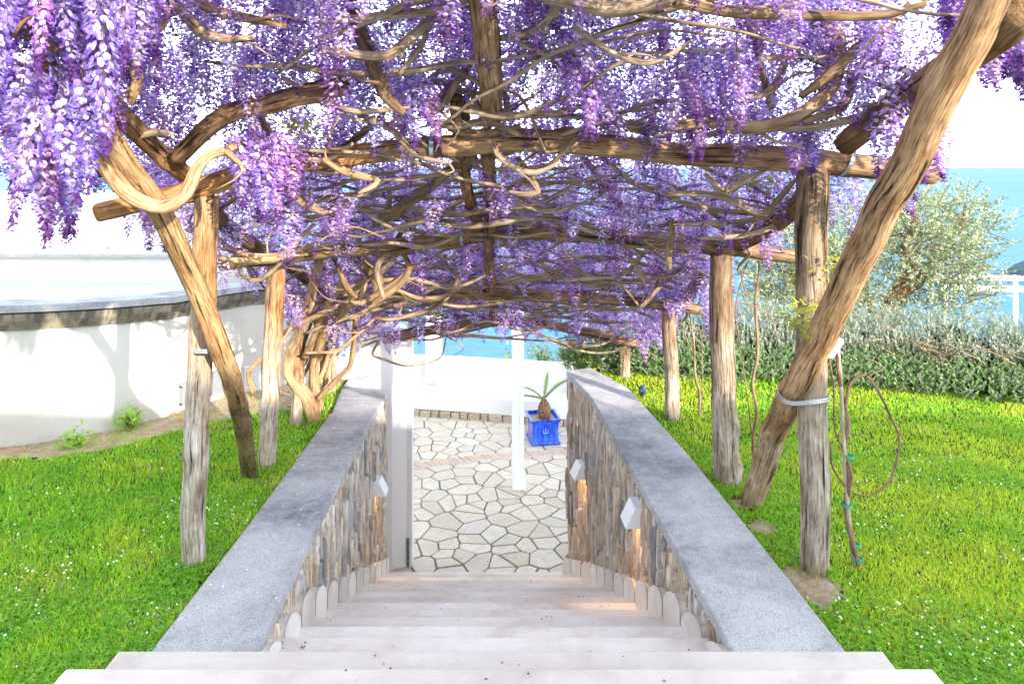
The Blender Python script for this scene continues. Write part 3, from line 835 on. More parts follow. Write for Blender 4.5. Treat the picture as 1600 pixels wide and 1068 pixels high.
# white board and hinge at the wall's free end
e = Wc[-1]
jb = tag(empty('door_jamb', (e.x+.035, e.y, TZ)), 'tall white painted jamb board with steel hinge at the foot of the left wall', 'door frame')
mb = MB(); mb.box((e.x+.018, e.y+.05, TZ+1.35), (.05, .12, 2.7)); mb.build('board', M['white_paint'], jb, bevel=.003)
mb = MB(); mb.box((e.x+.0, e.y-.017, TZ+.16), (.03, .012, .30)); hg = mb.build('hinge', M['hinge'], jb, bevel=.002)
for zz in (.07, .14, .21, .28):
    mb = MB(); mb.box((e.x, e.y-.025, TZ+zz), (.009, .005, .009)); o = mb.build('screw', M['wire_metal']); o.parent = hg; 
# building with flat roof terraces behind the wall
fr = tag(empty('flat_roof_house', (-7, 10, 0)), 'low white house with flat painted roof terraces beyond the curved wall', 'house')
mb = MB(); poly = [(-14, 3.3), (-9, 3.42), (-5.6, 4.30), (-3.98, 5.29), (-3.24, 5.93), (-3.06, 6.33), (-2.85, 6.95), (-14, 7.2)]
mb.prism(poly, -.3, [EZ-1.0, EZ-1.0, EZ-1.03, EZ-1.06, EZ-1.13, EZ-1.17, EZ-1.17, EZ-1.1]); mb.build('lower_roof', M['roof_paint'], fr)
mb = MB(); mb.prism([(-14, 6.95), (-2.75, 6.90), (-3.6, 9.5), (-7.2, 20), (-22, 20), (-22, 6.95)][:6], -.3, EZ-.90); mb.build('wall', M['cream_plaster'], fr)
mb = MB(); mb.box((-8.37, 6.93, EZ-.8855), (11.3, .17, .028)); mb.build('cap', M['roof_edge'], fr)
mb = MB(); mb.prism([(-22, 7.03), (-2.82, 7.03), (-3.65, 9.5), (-7.25, 19.9), (-22, 19.9)], EZ-.898, EZ-.888); mb.build('upper_roof', M['roof_paint'], fr)
def ridge(a, b_, w_, h_, m):
    a = Vector(a); b_ = Vector(b_); d = b_-a; mb = MB(); c = (a+b_)/2
    mb.box((c.x, c.y, EZ-.888+h_/2-.001), (d.length, w_, h_), math.atan2(d.y, d.x)); mb.build('roof_ridge', m, fr)
ridge((-22, 9.6), (-5.2, 9.0), .3, .05, M['roof_paint']); ridge((-16, 8.0), (-5.6, 10.6), .05, .03, M['roof_edge']); ridge((-5.5, 10.6), (-4.2, 10.6), .05, .03, M['roof_edge'])
ridge((-20, 12.5), (-5.1, 12.5), .5, .1, M['roof_paint'])
ridge((-8.2, 7.4), (-5.8, 8.3), .04, .03, M['roof_edge']); ridge((-4.4, 7.4), (-3.6, 7.9), .04, .03, M['roof_edge'])
mb = MB(); mb.box((-14.6, 19.9, EZ-.80), (14.8, .3, .20)); mb.build('parapet', M['white_plaster'], fr)
mb = MB(); mb.box((-14.6, 19.88, EZ-.69), (14.8, .4, .04)); mb.build('parapet_cap', M['roof_edge'], fr)
post_box('white_roof_post', (-12.0, 19.2, EZ-.89), (.16, .16, 2.3), M['white_paint'], 'white post standing on the far edge of the flat roof at left', 'post')
# unseen wall added behind the camera to keep sun off the lower garden
hb = tag(empty('shade_wall', (3, -4.4, EZ-1.5)), 'unseen white wall added behind the camera to shade the lower garden', 'house')
mb = MB(); mb.box((3.0, -4.6, EZ+.2), (17, .5, 4.0)); mb.build('wall', M['white_plaster'], hb)
mb = MB(); mb.box((3.0, -4.6, EZ+2.23), (17.2, .7, .06)); mb.build('roof_edge', M['roof_edge'], hb)

# ------------------------------------------------------------------ timber pergola
perg = tag(empty('timber_pergola', (0, 4.5, EZ-2.0)), 'rustic pergola of bark stripped logs and leaning braces over the stairs', 'pergola')
warm = (1.12, .95, .78); grey = (.95, .98, 1.02)
def log(name, pts, rad, m='log_wood', sides=26, rough=.16, knots=3, colf=None, col=None, wob=.012, step=.035):
    mb = MB(); tube(mb, pts, rad, sides, step, rough=rough, wobble=wob, knots=knots, colf=colf, col=col)
    return mb.build(name, M[m], perg, smooth=True)
BL_ = [((1.5, 1.85, 2.35), (1.25, 1.02, .72))]
def bleach(t, v):            # bare sapwood, silvered near the ground, still brown near the top
    k = min(1, max(0, (t-.35)/.45)) ; k += .25*mn.noise(Vector((v[0]*8, v[1]*8, v[2]*2)))
    k = min(1, max(0, k))
    a, b_ = BL_[0]
    return tuple(a[i]*(1-k)+b_[i]*k for i in range(3))
def gp(px, py): # ground point: solve for the distance on the lawn
    D = 4.0
    for _ in range(20):
        x = (px-800)*D/F; d = EZ-lz(x, D); D = d*F/(py-262)
    return Vector(((px-800)*D/F, D, EZ-(py-262)*D/F))
posts = []
def post(base, top, r0, r1, **kw):
    b_ = gp(*base); D2 = b_.y
    t_ = P(top[0], top[1], D2); pts = [b_-Vector((0,0,.1)), b_.lerp(t_, .35)+Vector((random.uniform(-.012,.012), 0, 0)), b_.lerp(t_, .7)+Vector((random.uniform(-.012,.012), 0, 0)), t_]
    o = log('post', pts, [r0, r0*1.0, (r0+r1)/2, r1], 'log_wood', colf=bleach, rough=.13, knots=4); posts.append((b_, t_)); return o
pL1 = post((300, 880), (324, 305), .060, .060)
pL2 = post((417, 727), (432, 412), .062, .064)
BL_[0] = ((1.25, 1.5, 1.85), (.80, .78, .76))
pR1 = post((1273, 889), (1268, 262), .070, .078)
pR2 = post((1137, 753), (1127, 398), .082, .068)
pR3 = post((1051, 655), (1044, 485), .060, .060)
pR4 = post((978, 588), (976, 545), .055, .055)
BL_[0] = ((1.4, 1.6, 1.9), (1.1, .9, .7))
pL3 = post((462, 664), (470, 520), .05, .05)
pL4 = post((512, 612), (518, 480), .07, .06)
# braces
brr = log('brace', [gp(1172, 786)+Vector((0,0,-.04)), P(1205, 690, 3.95), P(1240, 610, 3.45), P(1300, 490, 3.08), P(1400, 290, 2.62), P(1480, 130, 2.35), P(1560, -40, 2.18)], [.058,.066,.066,.064,.064,.062,.06],
    colf=lambda t, v: (1.35,1.4,1.45) if t < .2 else ((1.3, 1.14, .92)), rough=.14)
brl = log('brace', [gp(392, 741)+Vector((0,0,-.05)), P(374, 630, 3.95), P(350, 560, 3.40), P(305, 440, 3.25), P(245, 325, 3.02), P(195, 250, 2.85), P(140, 160, 2.6)], [.050,.052,.050,.050,.052,.052,.05],
    colf=lambda t, v: ((.62,.66,.42) if t < .35 else (1.15,.98,.72)), rough=.15)
# beams, spliced at the middle
def bm_(pts, r, spl=None, c=None, colf=None): return log('beam', [P(*p) for p in pts], r, col=c or (1.05,.95,.85), colf=colf, rough=.15, knots=4)
def burn(t, v): return (1.35, .98, .55) if t < .75 else (.9, .78, .66)
beams = [
 bm_([(152,330,3.42),(290,300,3.44),(450,258,3.44),(600,236,3.42),(735,224,3.42)], [.050,.055,.056,.055,.056], colf=burn),
 bm_([(690,230,3.34),(820,218,3.38),(1000,232,3.42),(1200,247,3.42),(1340,258,3.42),(1460,272,3.42)], [.055,.056,.058,.062,.060,.052], c=(1.15,1.0,.86)),
 bm_([(345,412,4.72),(470,398,4.66),(620,382,4.6),(760,368,4.55)], [.05,.052,.052,.05], c=(.82,.74,.62)),
 bm_([(725,364,4.47),(860,362,4.5),(1010,374,4.5),(1150,388,4.5),(1250,402,4.5)], [.05,.054,.056,.05,.048], c=(1.0,.92,.82)),
 bm_([(470,470,5.95),(600,462,5.85),(800,460,5.75)], [.045,.048,.045], c=(.9,.8,.7)),
 bm_([(705,456,5.66),(850,460,5.7),(980,470,5.75),(1096,484,5.8)], [.045,.048,.048,.045], c=(.95,.85,.75)),
 bm_([(600,530,6.95),(700,512,6.9),(760,503,6.85),(850,506,6.85),(960,530,6.9),(1010,540,6.95)], [.05,.05,.05,.05,.045,.04], c=(.8,.66,.6))]
# lengthwise poles
rafters = [
 log('rafter', [P(748,-60,2.35), P(757,60,2.72), P(765,140,3.05), P(768,184,3.28)], [.052,.056,.054,.050], col=(1.15,1.0,.82), knots=2),
 log('rafter', [P(712,150,3.2), P(722,250,3.55), P(735,310,4.0), P(748,355,4.42)], [.034,.036,.036,.036], col=(.85,.66,.48)),
 log('rafter', [P(762,240,3.5), P(768,320,4.05), P(764,400,4.8), P(772,500,6.7)], [.034,.036,.036,.04], col=(.8,.68,.55)),
 log('rafter', [P(1600,20,2.18), P(1500,95,2.5), P(1400,165,2.9), P(1320,225,3.25)], [.058,.060,.060,.056], col=(.85,.72,.55)),
 log('rafter', [P(1262,305,3.55), P(1215,345,4.0), P(1150,385,4.5)], [.058,.058,.05], col=(.8,.66,.48)),
 log('rafter', [P(1100,435,5.0), P(1070,465,5.8)], [.045,.045], col=(.9,.75,.6)),
 log('rafter', [P(60,100,2.35), P(150,145,2.75), P(215,205,3.1), P(292,276,3.5)], [.045,.045,.045,.045], col=(.75,.58,.42)),
 log('rafter', [P(272,248,3.3), P(345,185,3.15), P(420,160,3.05), P(542,133,2.95)], [.040,.042,.044,.042], col=(.85,.72,.58)),
 log('rafter', [P(318,322,3.6), P(390,380,4.4), P(470,430,5.3), P(520,480,6.2)], [.045,.045,.042,.04], col=(.6,.5,.42)),
]
# metal straps, black bands and twisted wire ties
def band(center, axis, r, m, par, wdt=.012, squash=1.0, nm='strap', tilt=0.0):
    axis = Vector(axis).normalized(); up = Vector((0,0,1)) if abs(axis.z) < .9 else Vector((0,1,0))
    A = (up-axis*up.dot(axis)).normalized(); B = axis.cross(A); n = 28; V = []
    for rr in (r, r+.004):
        for sgn in (-1, 1):
            for i in range(n):
                a = 2*math.pi*i/n; q = A*math.cos(a)*rr+B*math.sin(a)*rr*squash
                V.append(Vector(center)+q+axis*(sgn*wdt/2+tilt*math.cos(a)))
    f = []
    for i in range(n):
        j = (i+1) % n
        f += [(i, j, n+j, n+i), (2*n+i, 3*n+i, 3*n+j, 2*n+j), (i, 2*n+i, 2*n+j, j), (n+i, n+j, 3*n+j, 3*n+i)]
    mb = MB(); mb.add([tuple(v) for v in V], f); o = mb.build(nm, m); o.parent = par; o.matrix_parent_inverse = Matrix.Identity(4); return o
def inpar(o, par):           # sub-part of a mesh that was adopted by the pergola's Empty: both in world coordinates
    o.parent = par; return o
BX = (1, 0, 0)
band(P(676,228,3.42), BX, .068, M['strap_metal'], beams[0], .022)
band(P(725,226,3.40), BX, .072, M['black_strap'], beams[1], .012)
band(P(822,222,3.40), BX, .062, M['strap_metal'], beams[1], .02)
band(P(1320,252,3.42), BX, .072, M['strap_metal'], beams[1], .018, tilt=.03)
band(P(1260,250,3.42), BX, .073, M['black_strap'], beams[1], .010)
band(P(722,368,4.52), BX, .062, M['strap_metal'], beams[3], .022)
band(P(735,366,4.52), BX, .063, M['black_strap'], beams[3], .012)
band(P(772,366,4.52), BX, .062, M['black_strap'], beams[3], .010)
band(P(1062,478,5.78), BX, .056, M['strap_metal'], beams[5], .02, tilt=.02)
def wire(pts, par, r=.0035):
    mb = MB()
    for k in range(3):
        q = [Vector(p)+Vector((random.uniform(-.004,.004), random.uniform(-.004,.004), (k-1)*.007)) for p in pts]
        tube(mb, q, [r, r], 5, .02)
    o = mb.build('wire_tie', M['wire_metal'], None, smooth=True); o.parent = par; return o
wire([P(1216,612,3.46), P(1222,624,3.38), P(1240,630,3.33), P(1270,628,3.31), P(1292,624,3.35), P(1296,620,3.44), P(1280,616,3.52), P(1240,610,3.6), P(1216,612,3.46)], brr)
wire([P(302,543,3.46), P(305,548,3.38), P(325,549,3.34), P(345,551,3.66), P(360,546,3.72), P(358,540,3.84), P(330,540,3.6), P(302,543,3.46)], brl)

# ------------------------------------------------------------------ wisteria
wist = tag(empty('wisteria', gp(482, 655)), 'old flowering wisteria with gnarled tan trunk spreading purple racemes over the pergola', 'wisteria')
def cj(c, s=.12):
    k = random.uniform(1-s, 1+s); return tuple(x*k for x in c)
def branch(pts, r, o=0.0, D=None, sides=9, wob=.022, rough=.2, nm='branch', col=None, step=.035):
    q = []
    for p in pts:
        if len(p) == 3: q.append(P(*p))
        else: q.append(P(p[0], p[1], D if D else DC(p[1], o)))
    mb = MB(); rr = r if hasattr(r, '__len__') else [r*.7, r*1.1, r*1.05, r*.9, r*.5]
    tube(mb, q, rr, sides, step, rough=rough, wobble=wob, knots=2, col=col or cj((1.35,1.28,1.18)))
    return mb.build(nm, M['vine_bark'], wist, smooth=True)
tan = (1.75, 1.5, 1.15)
g0 = gp(488, 657); g1 = gp(497, 640)
branch([(490,660,g0.y),(480,625,5.75),(455,592,5.75),(450,562,5.7),(466,520,5.55),(484,470,5.3),(492,430,5.0),(508,395,4.7)], [.066,.055,.05,.05,.045,.042,.038,.034], sides=16, col=tan, nm='trunk', rough=.2)
branch([(497,642,g1.y),(490,600,5.9),(494,560,5.8),(510,510,5.6),(545,478,5.3),(560,440,5.0)], [.05,.045,.04,.036,.034,.03], sides=14, col=tan, nm='trunk', rough=.2)
branch([(478,560,5.7),(500,500,5.5),(530,450,5.2),(550,400,4.9)], [.03,.034,.03,.026], sides=10, col=tan)
branch([(496,625,5.9),(525,592,5.85),(545,570,5.8),(552,530,5.7),(556,495,5.5)], [.022,.024,.022,.020], sides=10, col=(1.4,1.15,.85))
branch([(395,615,5.9),(388,590,5.85),(398,570,5.8),(415,560,5.8)], [.025,.022,.022,.02], col=tan)
branch([(470,600,5.9),(466,560,5.8),(450,600,5.95)], [.014,.014,.012], col=tan)
for q in ([(505,610,6.1),(520,540,5.9),(535,480,5.7)], [(478,640,5.9),(512,560,5.9),(530,500,5.8)], [(500,600,6.0),(500,540,5.9),(480,470,5.4)], [(515,606,6.1),(508,560,6.0),(528,490,5.8)], [(466,650,6.0),(470,600,6.0),(505,520,5.8)], [(440,540,5.3),(462,505,5.3),(492,470,5.2)], [(440,525,5.4),(500,490,5.3),(545,470,5.2)],
          [(466,600,6.1),(472,550,5.9),(488,500,5.7),(512,460,5.4)],[(492,615,6.1),(504,560,6.0),(520,505,5.8),(552,470,5.5)],[(512,600,6.2),(500,545,5.9),(515,490,5.6),(508,440,5.2)],[(455,660,6.2),(462,610,6.1),(480,560,5.9),(520,510,5.7)]):
    branch(q, random.uniform(.013,.024), col=tan, sides=8)
# branches traced from the photograph, each laid in the canopy's own plane
B = [
 ([(95,195),(150,240),(178,280),(215,315),(262,327),(295,300),(310,265),(328,240),(352,234,2.95),(385,226,3.25),(430,205,3.45)], [.05,.042,.034,.033,.033,.031,.028,.024,.02,.016,.01], 2.78, tan),
 ([(190,-10),(205,60),(213,120),(203,158)], .024, 2.55, (1.3,1.1,.85)), ([(175,48),(215,47),(247,38),(268,5)], .022, 2.6, None),
 ([(262,0),(288,28),(312,50),(345,60),(398,60)], .021, 2.6, None), ([(285,-5),(340,15),(400,32),(452,43)], .022, 2.6, tan),
 ([(0,20),(35,50),(90,80)], .03, 2.3, (.7,.6,.5)), ([(0,35),(20,60)], .03, 2.1, (.8,.6,.4)), ([(75,195),(105,220),(160,275)], .032, 2.9, (.5,.4,.35)),
 ([(400,175),(420,212),(462,245),(510,250),(552,225)], .018, 3.3, tan), ([(445,295),(482,325),(525,338)], .026, 3.7, None),
 ([(205,220),(240,212),(270,215)], .016, 3.1, (1.3,1.3,1.2)),
 ([(490,32),(600,24),(680,14),(750,-8)], .017, 2.6, None), ([(545,0),(560,55),(580,85),(598,130),(606,152),(632,180)], .030, 2.8, (.75,.6,.48)),
 ([(500,76),(590,90),(640,62),(690,18),(722,-8)], [.016,.022,.022,.02,.018], 2.65, None), ([(622,122),(655,78),(668,45)], .013, 2.75, None),
 ([(638,188),(690,172),(712,135),(738,98)], .018, 3.1, None), ([(672,188),(718,196),(765,188),(812,206)], .021, 3.22, None),
 ([(735,162),(760,178),(812,181),(862,178),(905,166),(950,168)], .016, 3.15, (1.25,1.15,1)), ([(735,140),(745,165),(757,197)], .016, 3.2, None),
 ([(782,128),(792,155),(796,192)], .016, 3.2, None), ([(700,200),(730,208),(780,206),(812,198)], .02, 3.25, (1.2,1,.75)),
 ([(640,140),(690,130),(720,145),(760,150)], .018, 3.2, None), ([(655,165),(670,185),(690,150),(722,120),(735,100)], .02, 3.15, None), 
 ([(715,200),(712,170),(718,145)], .03, 3.25, (.9,.75,.55)), ([(732,205),(728,165),(730,140)], .02, 3.25, (1.1,.9,.65)),
 ([(766,212),(776,242),(802,264),(838,270),(875,255)], .016, 3.3, None), ([(805,245),(825,272),(842,298),(812,303),(790,298)], .018, 3.6, (1.2,1.15,.95)),
 ([(778,62),(832,48),(872,14),(910,-5)], .02, None, None), ([(810,68),(852,85),(892,112),(916,140)], .018, None, None), ([(825,90),(870,88),(940,88)], .013, None, None),
 ([(862,180),(922,184),(1000,196),(1062,207)], .016, None, None), ([(948,165),(982,196),(1042,216)], .017, None, None), ([(905,242),(932,275),(962,312),(1002,345),(1030,358)], .02, None, None),
 ([(950,255),(1000,290),(1048,306),(1090,330)], .017, None, None), ([(958,333),(1010,325),(1052,300),(1100,290)], .02, None, None), ([(690,350),(762,350),(832,340),(882,342),(930,352)], .018, 4.1, (1.3,1.25,1.15)),
 ([(588,346),(640,315),(700,268),(738,245)], [.032,.034,.032,.03], None, (.95,.85,.7)), ([(480,262),(545,225),(585,190),(602,165)], .017, None, None), ([(495,245),(540,272),(592,282),(560,300)], .02, 3.35, tan),
 ([(602,290),(606,322),(582,362)], .018, None, None), ([(850,-5),(950,12),(1012,2),(1060,-5)], .03, None, None), ([(1000,-5),(1012,22)], .02, None, None),
 ([(1050,5),(1130,14),(1200,24),(1300,30),(1372,25),(1450,0)], .023, None, (1,.85,.65)), ([(1162,36),(1185,66),(1190,112),(1204,172)], .016, None, None),
 ([(1040,200),(1120,190),(1200,196),(1268,168),(1304,128),(1310,62),(1268,30),(1200,10)], [.022,.028,.03,.032,.034,.032,.028,.024], 3.0, (1.15,1.0,.8)),
 ([(1160,155),(1210,140),(1240,76),(1282,50)], .016, 3.0, None), ([(1255,190),(1310,172),(1340,112),(1368,92),(1386,58)], .020, 3.0, (1,.9,.75)), ([(1368,95),(1410,105),(1450,122)], .014, 2.9, None),
 ([(1200,202),(1312,190),(1372,165),(1432,105)], .018, 2.95, None), ([(1158,106),(1222,86),(1300,86)], .013, 2.9, None), ([(1250,150),(1300,110),(1370,50),(1420,5)], .022, 2.8, (.8,.65,.5)),
 ([(1085,215),(1140,206),(1195,212)], .015, 3.2, None), ([(1345,166),(1380,160),(1425,153)], .013, 2.9, None), ([(1045,303),(1130,305),(1190,332),(1232,295),(1245,280)], .018, 3.6, None),
 ([(1045,312),(1120,327),(1182,333),(1240,320)], .017, 3.8, (1.2,1.15,.95)), ([(1095,372),(1170,366),(1232,340),(1250,330)], .016, 4.0, None), ([(1100,272),(1135,300),(1165,280),(1195,262)], .016, 3.5, None),
 ([(1052,352),(1098,350),(1180,345),(1228,330)], .014, 4.0, None), ([(1050,340),(1045,390),(1048,420)], .022, 4.3, (1.2,1.15,.9)),
 ([(342,402),(382,410),(432,404),(468,372),(492,348)], .018, 4.0, tan), ([(345,378),(400,400),(482,395)], .014, 4.0, tan), ([(384,398),(374,428),(402,440),(442,405),(460,385)], .013, 4.1, (1.3,1.2,1)),
 ([(340,388),(420,398),(500,378)], .013, 4.1, tan), ([(478,552),(522,550),(562,520),(602,482)], .014, 5.5, tan), ([(478,520),(540,496),(602,472),(642,460)], .016, 5.5, None),
 ([(585,495),(622,496),(682,476),(716,440),(702,418),(690,400)], .017, 5.2, (1.25,1.1,.9)), ([(565,542),(592,530),(583,552),(600,560),(642,572),(682,560),(698,525)], .012, 6.2, None),
 ([(548,470),(565,475),(602,452),(652,412),(702,386)], .020, 4.9, (1.2,1.05,.8)), ([(612,448),(672,468),(712,458),(718,430)], .018, 5.0, (1.25,1.15,1)), ([(520,396),(545,450),(560,465)], .024, 4.9, (1.1,.95,.7)),
 ([(545,330),(560,400),(590,440),(580,470)], .05, 4.9, (.9,.78,.58)), ([(640,380),(600,420),(570,440)], .02, 4.8, None),
 ([(1000,480),(1030,440),(1045,400),(1060,380)], .022, 5.2, (1.15,1.1,.85)), ([(880,440),(960,430),(1000,405),(1020,380)], .018, 5.0, None), ([(1000,480),(1050,430),(1090,405)], .018, 5.2, None),
 ([(820,395),(880,430),(960,440),(1000,480)], .015, 5.3, None), ([(760,400),(860,410),(900,425),(1000,420)], .014, 5.2, None), ([(940,350),(990,410),(1010,450)], .016, 5, None),
]
B += [([(560,470),(575,430),(610,400),(660,395),(700,405)], .02, 4.9, tan), ([(530,455),(580,440),(640,435),(700,450),(760,430)], .017, 5.0, None), ([(600,470),(590,420),(615,380),(640,340)], .022, 4.7, None),
 ([(575,480),(610,455),(640,420),(625,385)], .025, 4.9, (1,.85,.65)), ([(545,500),(600,480),(660,470),(740,478),(800,470)], .014, 5.4, (1.3,1.2,1.05)), ([(640,500),(700,520),(760,500),(820,515),(900,500)], .012, 6.3, None),
 ([(800,505),(860,530),(930,540),(975,520)], .013, 6.6, None), ([(830,515),(900,545),(960,548),(1000,525)], .011, 6.7, (1.3,1.2,1.05)), ([(690,420),(780,440),(860,430),(940,450)], .013, 5.4, None), ([(770,300),(850,330),(900,320),(960,290)], .013, 3.9, None),
 ([(390,300),(450,260),(520,270),(580,240)], .016, 3.5, tan), ([(560,180),(610,200),(650,240),(700,255)], .016, 3.2, None), ([(440,120),(500,150),(560,170),(640,165)], .014, 3.0, None), ([(900,40),(960,80),(1020,95),(1080,60)], .014, 2.7, None)]
twigs = []
for pts, r, D, c in B:
    rv_ = r if not hasattr(r, '__len__') else r[0]
    for _ in range(random.choice((0, 1, 1, 2))):
        q = random.choice(pts[1:]); a = random.uniform(0, 6.28); l_ = random.uniform(30, 110)
        twigs.append(([q, (q[0]+l_*.5*math.cos(a)+random.uniform(-12,12), q[1]+l_*.35*math.sin(a)), (q[0]+l_*math.cos(a+.4), q[1]+l_*.6*math.sin(a+.4)+random.uniform(-12,12))], [max(.006, rv_*.4), .005, .0025], D, c))
for pts, r, D, c in twigs:
    branch(pts, r, o=.02, D=D, col=c, nm='twig', sides=5)
for pts, r, D, c in B:
    jit = random.uniform(-.05, .08)
    if D is not None: D = D+jit
    branch(pts, r, o=jit+.03, D=D, col=c)
# thinner runners winding across the wires, sagging between the beams
side_tab_L = [(1.6,-2.1),(3.4,-1.75),(4.6,-1.75),(6.9,-1.35)]; side_tab_R = [(1.6,1.7),(3.4,1.55),(4.4,1.42),(5.7,1.35),(6.9,1.15)]
for i in range(135):
    y0 = random.uniform(2.5, 6.9) if i < 40 else random.uniform(3.6, 6.95)
    xl, xr = lerp_tab(side_tab_L, y0), lerp_tab(side_tab_R, y0)
    a = random.uniform(xl, xr); L_ = random.uniform(.7, 2.2)*random.choice((-1, 1)); n = 7
    pts = []; ph = random.uniform(0, 6.28); amp = random.uniform(.08, .3); hz = random.uniform(-.03, .13)
    dy = random.uniform(-.7, .7)
    for k in range(n):
        t = k/(n-1)
        x = min(xr+.15, max(xl-.15, a+L_*t)); y = y0+dy*t+amp*math.sin(ph+t*random.uniform(3.0,4.5))
        y = min(7.05, max(2.35, y))
        z = zbeam(x, y)+hz+.07*math.sin(ph*2+t*5)+random.uniform(-.025,.025)
        pts.append(Vector((x, y, z)))
    mb = MB(); tube(mb, pts, [.006, random.uniform(.010, .018), random.uniform(.008, .013), .005], 6, .06, rough=.08, wobble=.03, col=cj((1.3,1.26,1.2), .2))
    mb.build('branch', M['vine_bark'], wist, smooth=True)

# --- racemes
def floret_arrays(nf, length, rad, r, hi, pink):
    """verts, faces(4), colours for one hanging raceme with its top at the origin"""
    V, Fq, Cl = [], [], []
    base = len(V)
    ga = 2.399963
    for i in range(nf):
        t = (i+.5)/nf
        t = t**.92
        z = -length*(.03+.97*t)
        Rr = rad*(min(1, .6+t*3.0))*(1-max(0, t-.15)/.85*.84)*r.uniform(.72, 1.12)
        a = i*ga+r.uniform(-.4, .4)
        o = np.array([math.cos(a), math.sin(a), 0]); s_ = np.array([-math.sin(a), math.cos(a), 0]); up = np.array([0, 0, 1.0])
        c = o*Rr+up*(z+r.uniform(-.008, .008))
        sz = (.0130*(1-.55*t**1.6))*r.uniform(.8, 1.2)
        tilt = r.uniform(-.2, .9); nrm = o*math.cos(tilt)+up*math.sin(tilt); uu = -o*math.sin(tilt)+up*math.cos(tilt)
        roll = r.uniform(-.5, .5); s2 = s_*math.cos(roll)+uu*math.sin(roll); u2 = uu*math.cos(roll)-s_*math.sin(roll)
        k = r.random()
        if t > .86: pale = np.array((.22, .09, .36)); dark = np.array((.16, .05, .27))
        else:
            pale = np.array((.72, .63, .92))*(1-k)+np.array((.95, .91, .97))*k; pale = pale*(1.06-.28*t)
            if r.random() < .18+.25*t: pale = np.array((.46, .34, .80))
            dark = np.array((.24, .13, .60))*(1-k)+np.array((.46, .33, .80))*k
            if pink: pale = pale*np.array((1.15,.97,1.0)); dark = dark*np.array((1.25,.95,.95))
        n0 = len(V)
        # banner petal, folded along its middle, curling back at the rim
        if hi:
            V += [c-u2*sz*.7, c+s2*sz*.75-u2*sz*.35-nrm*sz*.05, c+s2*sz*.95+u2*sz*.35-nrm*sz*.25, c+s2*sz*.35+u2*sz*.95-nrm*sz*.6, c-s2*sz*.35+u2*sz*.95-nrm*sz*.6, c-s2*sz*.95+u2*sz*.35-nrm*sz*.25, c-s2*sz*.75-u2*sz*.35-nrm*sz*.05]
            V.append(c+nrm*sz*.2-u2*sz*.1)
            Fq += [(n0+q, n0+(q+1) % 7, n0+7, n0+7) for q in range(7)]
            Cl += [pale*.62, pale*.9, pale, pale*1.03, pale*1.03, pale, pale*.9, pale*.86]
        else:
            V += [c-u2*sz*.75, c+s2*sz*.95-nrm*sz*.15, c+u2*sz*.9-nrm*sz*.55, c-s2*sz*.95-nrm*sz*.15]
            m_ = c+nrm*sz*.22; V.append(m_)
            Fq += [(n0, n0+1, n0+4, n0+4), (n0+1, n0+2, n0+4, n0+4), (n0+2, n0+3, n0+4, n0+4), (n0+3, n0, n0+4, n0+4)]
            Cl += [pale*.7, pale, pale*1.02, pale, pale*.9]
        # keel and wings
        n0 = len(V); w0 = c-u2*sz*.55; tip = w0+nrm*sz*1.35-u2*sz*.75
        if hi:
            V += [w0-s2*sz*.3, w0+nrm*sz*.7+u2*sz*.35-s2*sz*.25, tip, w0+s2*sz*.3, w0+nrm*sz*.7+u2*sz*.35+s2*sz*.25]
            Fq += [(n0, n0+1, n0+2, n0+2), (n0+3, n0+2, n0+4, n0+4)]
            Cl += [dark, dark*1.15, dark*.8, dark, dark*1.15]
        else:
            V += [w0-s2*sz*.4, w0+nrm*sz*.6+u2*sz*.3, tip, w0+s2*sz*.4]
            Fq += [(n0, n0+1, n0+2, n0+2), (n0+1, n0+3, n0+2, n0+2)]
            Cl += [dark, dark*1.15, dark*.8, dark]
        # pedicel
        if hi:
            n0 = len(V); th = .0011
            V += [np.array([0, 0, z+.012]), c-nrm*sz*.1+s2*th, c-nrm*sz*.1-s2*th]
            Fq += [(n0, n0+1, n0+2, n0+2)]; Cl += [np.array((.30,.17,.22))]*3
    # axis
    n0 = len(V); q = 4
    for k2 in range(q):
        z = .03-(length*1.06+.03)*k2/(q-1)
        for (dx, dy) in ((.0018,0),(-.0009,.0016),(-.0009,-.0016)):
            kx = 1-.6*k2/(q-1); V.append(np.array([dx*kx, dy*kx, z])); Cl.append(np.array((.34,.26,.14)))
    for k2 in range(q-1):
        for j in range(3): Fq.append((n0+k2*3+j, n0+k2*3+(j+1) % 3, n0+(k2+1)*3+(j+1) % 3, n0+(k2+1)*3+j))
    V = np.array(V); Fq = np.array(Fq); Cl = np.clip(np.array(Cl), 0, .93)
    # gentle curve of the axis
    bx, by = r.uniform(-.05, .05), r.uniform(-.05, .05); tt = (V[:, 2]/length)**2
    V[:, 0] += bx*tt; V[:, 1] += by*tt
    return V, Fq, Cl
def quads_to_tris(Fq):
    a = Fq[:, :3]; m_ = Fq[:, 2] != Fq[:, 3]
    return np.concatenate([a, Fq[m_][:, [0, 2, 3]]])
rr_ = random.Random(11)
HI = []
for k in range(8):
    V, Fq, Cl = floret_arrays([150,135,120,165][k % 4], .30, .052, rr_, True, k % 2)
    o = fast_mesh('flower_cluster', V, quads_to_tris(Fq), M['petal'], None, Cl); HI.append(o.data); bpy.data.objects.remove(o)
LO = []
for k in range(8):
    V, Fq, Cl = floret_arrays([100,90,110,84][k % 4], .30, .06, rr_, False, k % 2)
    LO.append((V, quads_to_tris(Fq), Cl))
spots = []
def spot(px, py, D, ln=.30, wd=1.0): p = P(px, py, D); spots.append((p.x, p.y, p.z, ln, wd, 1))
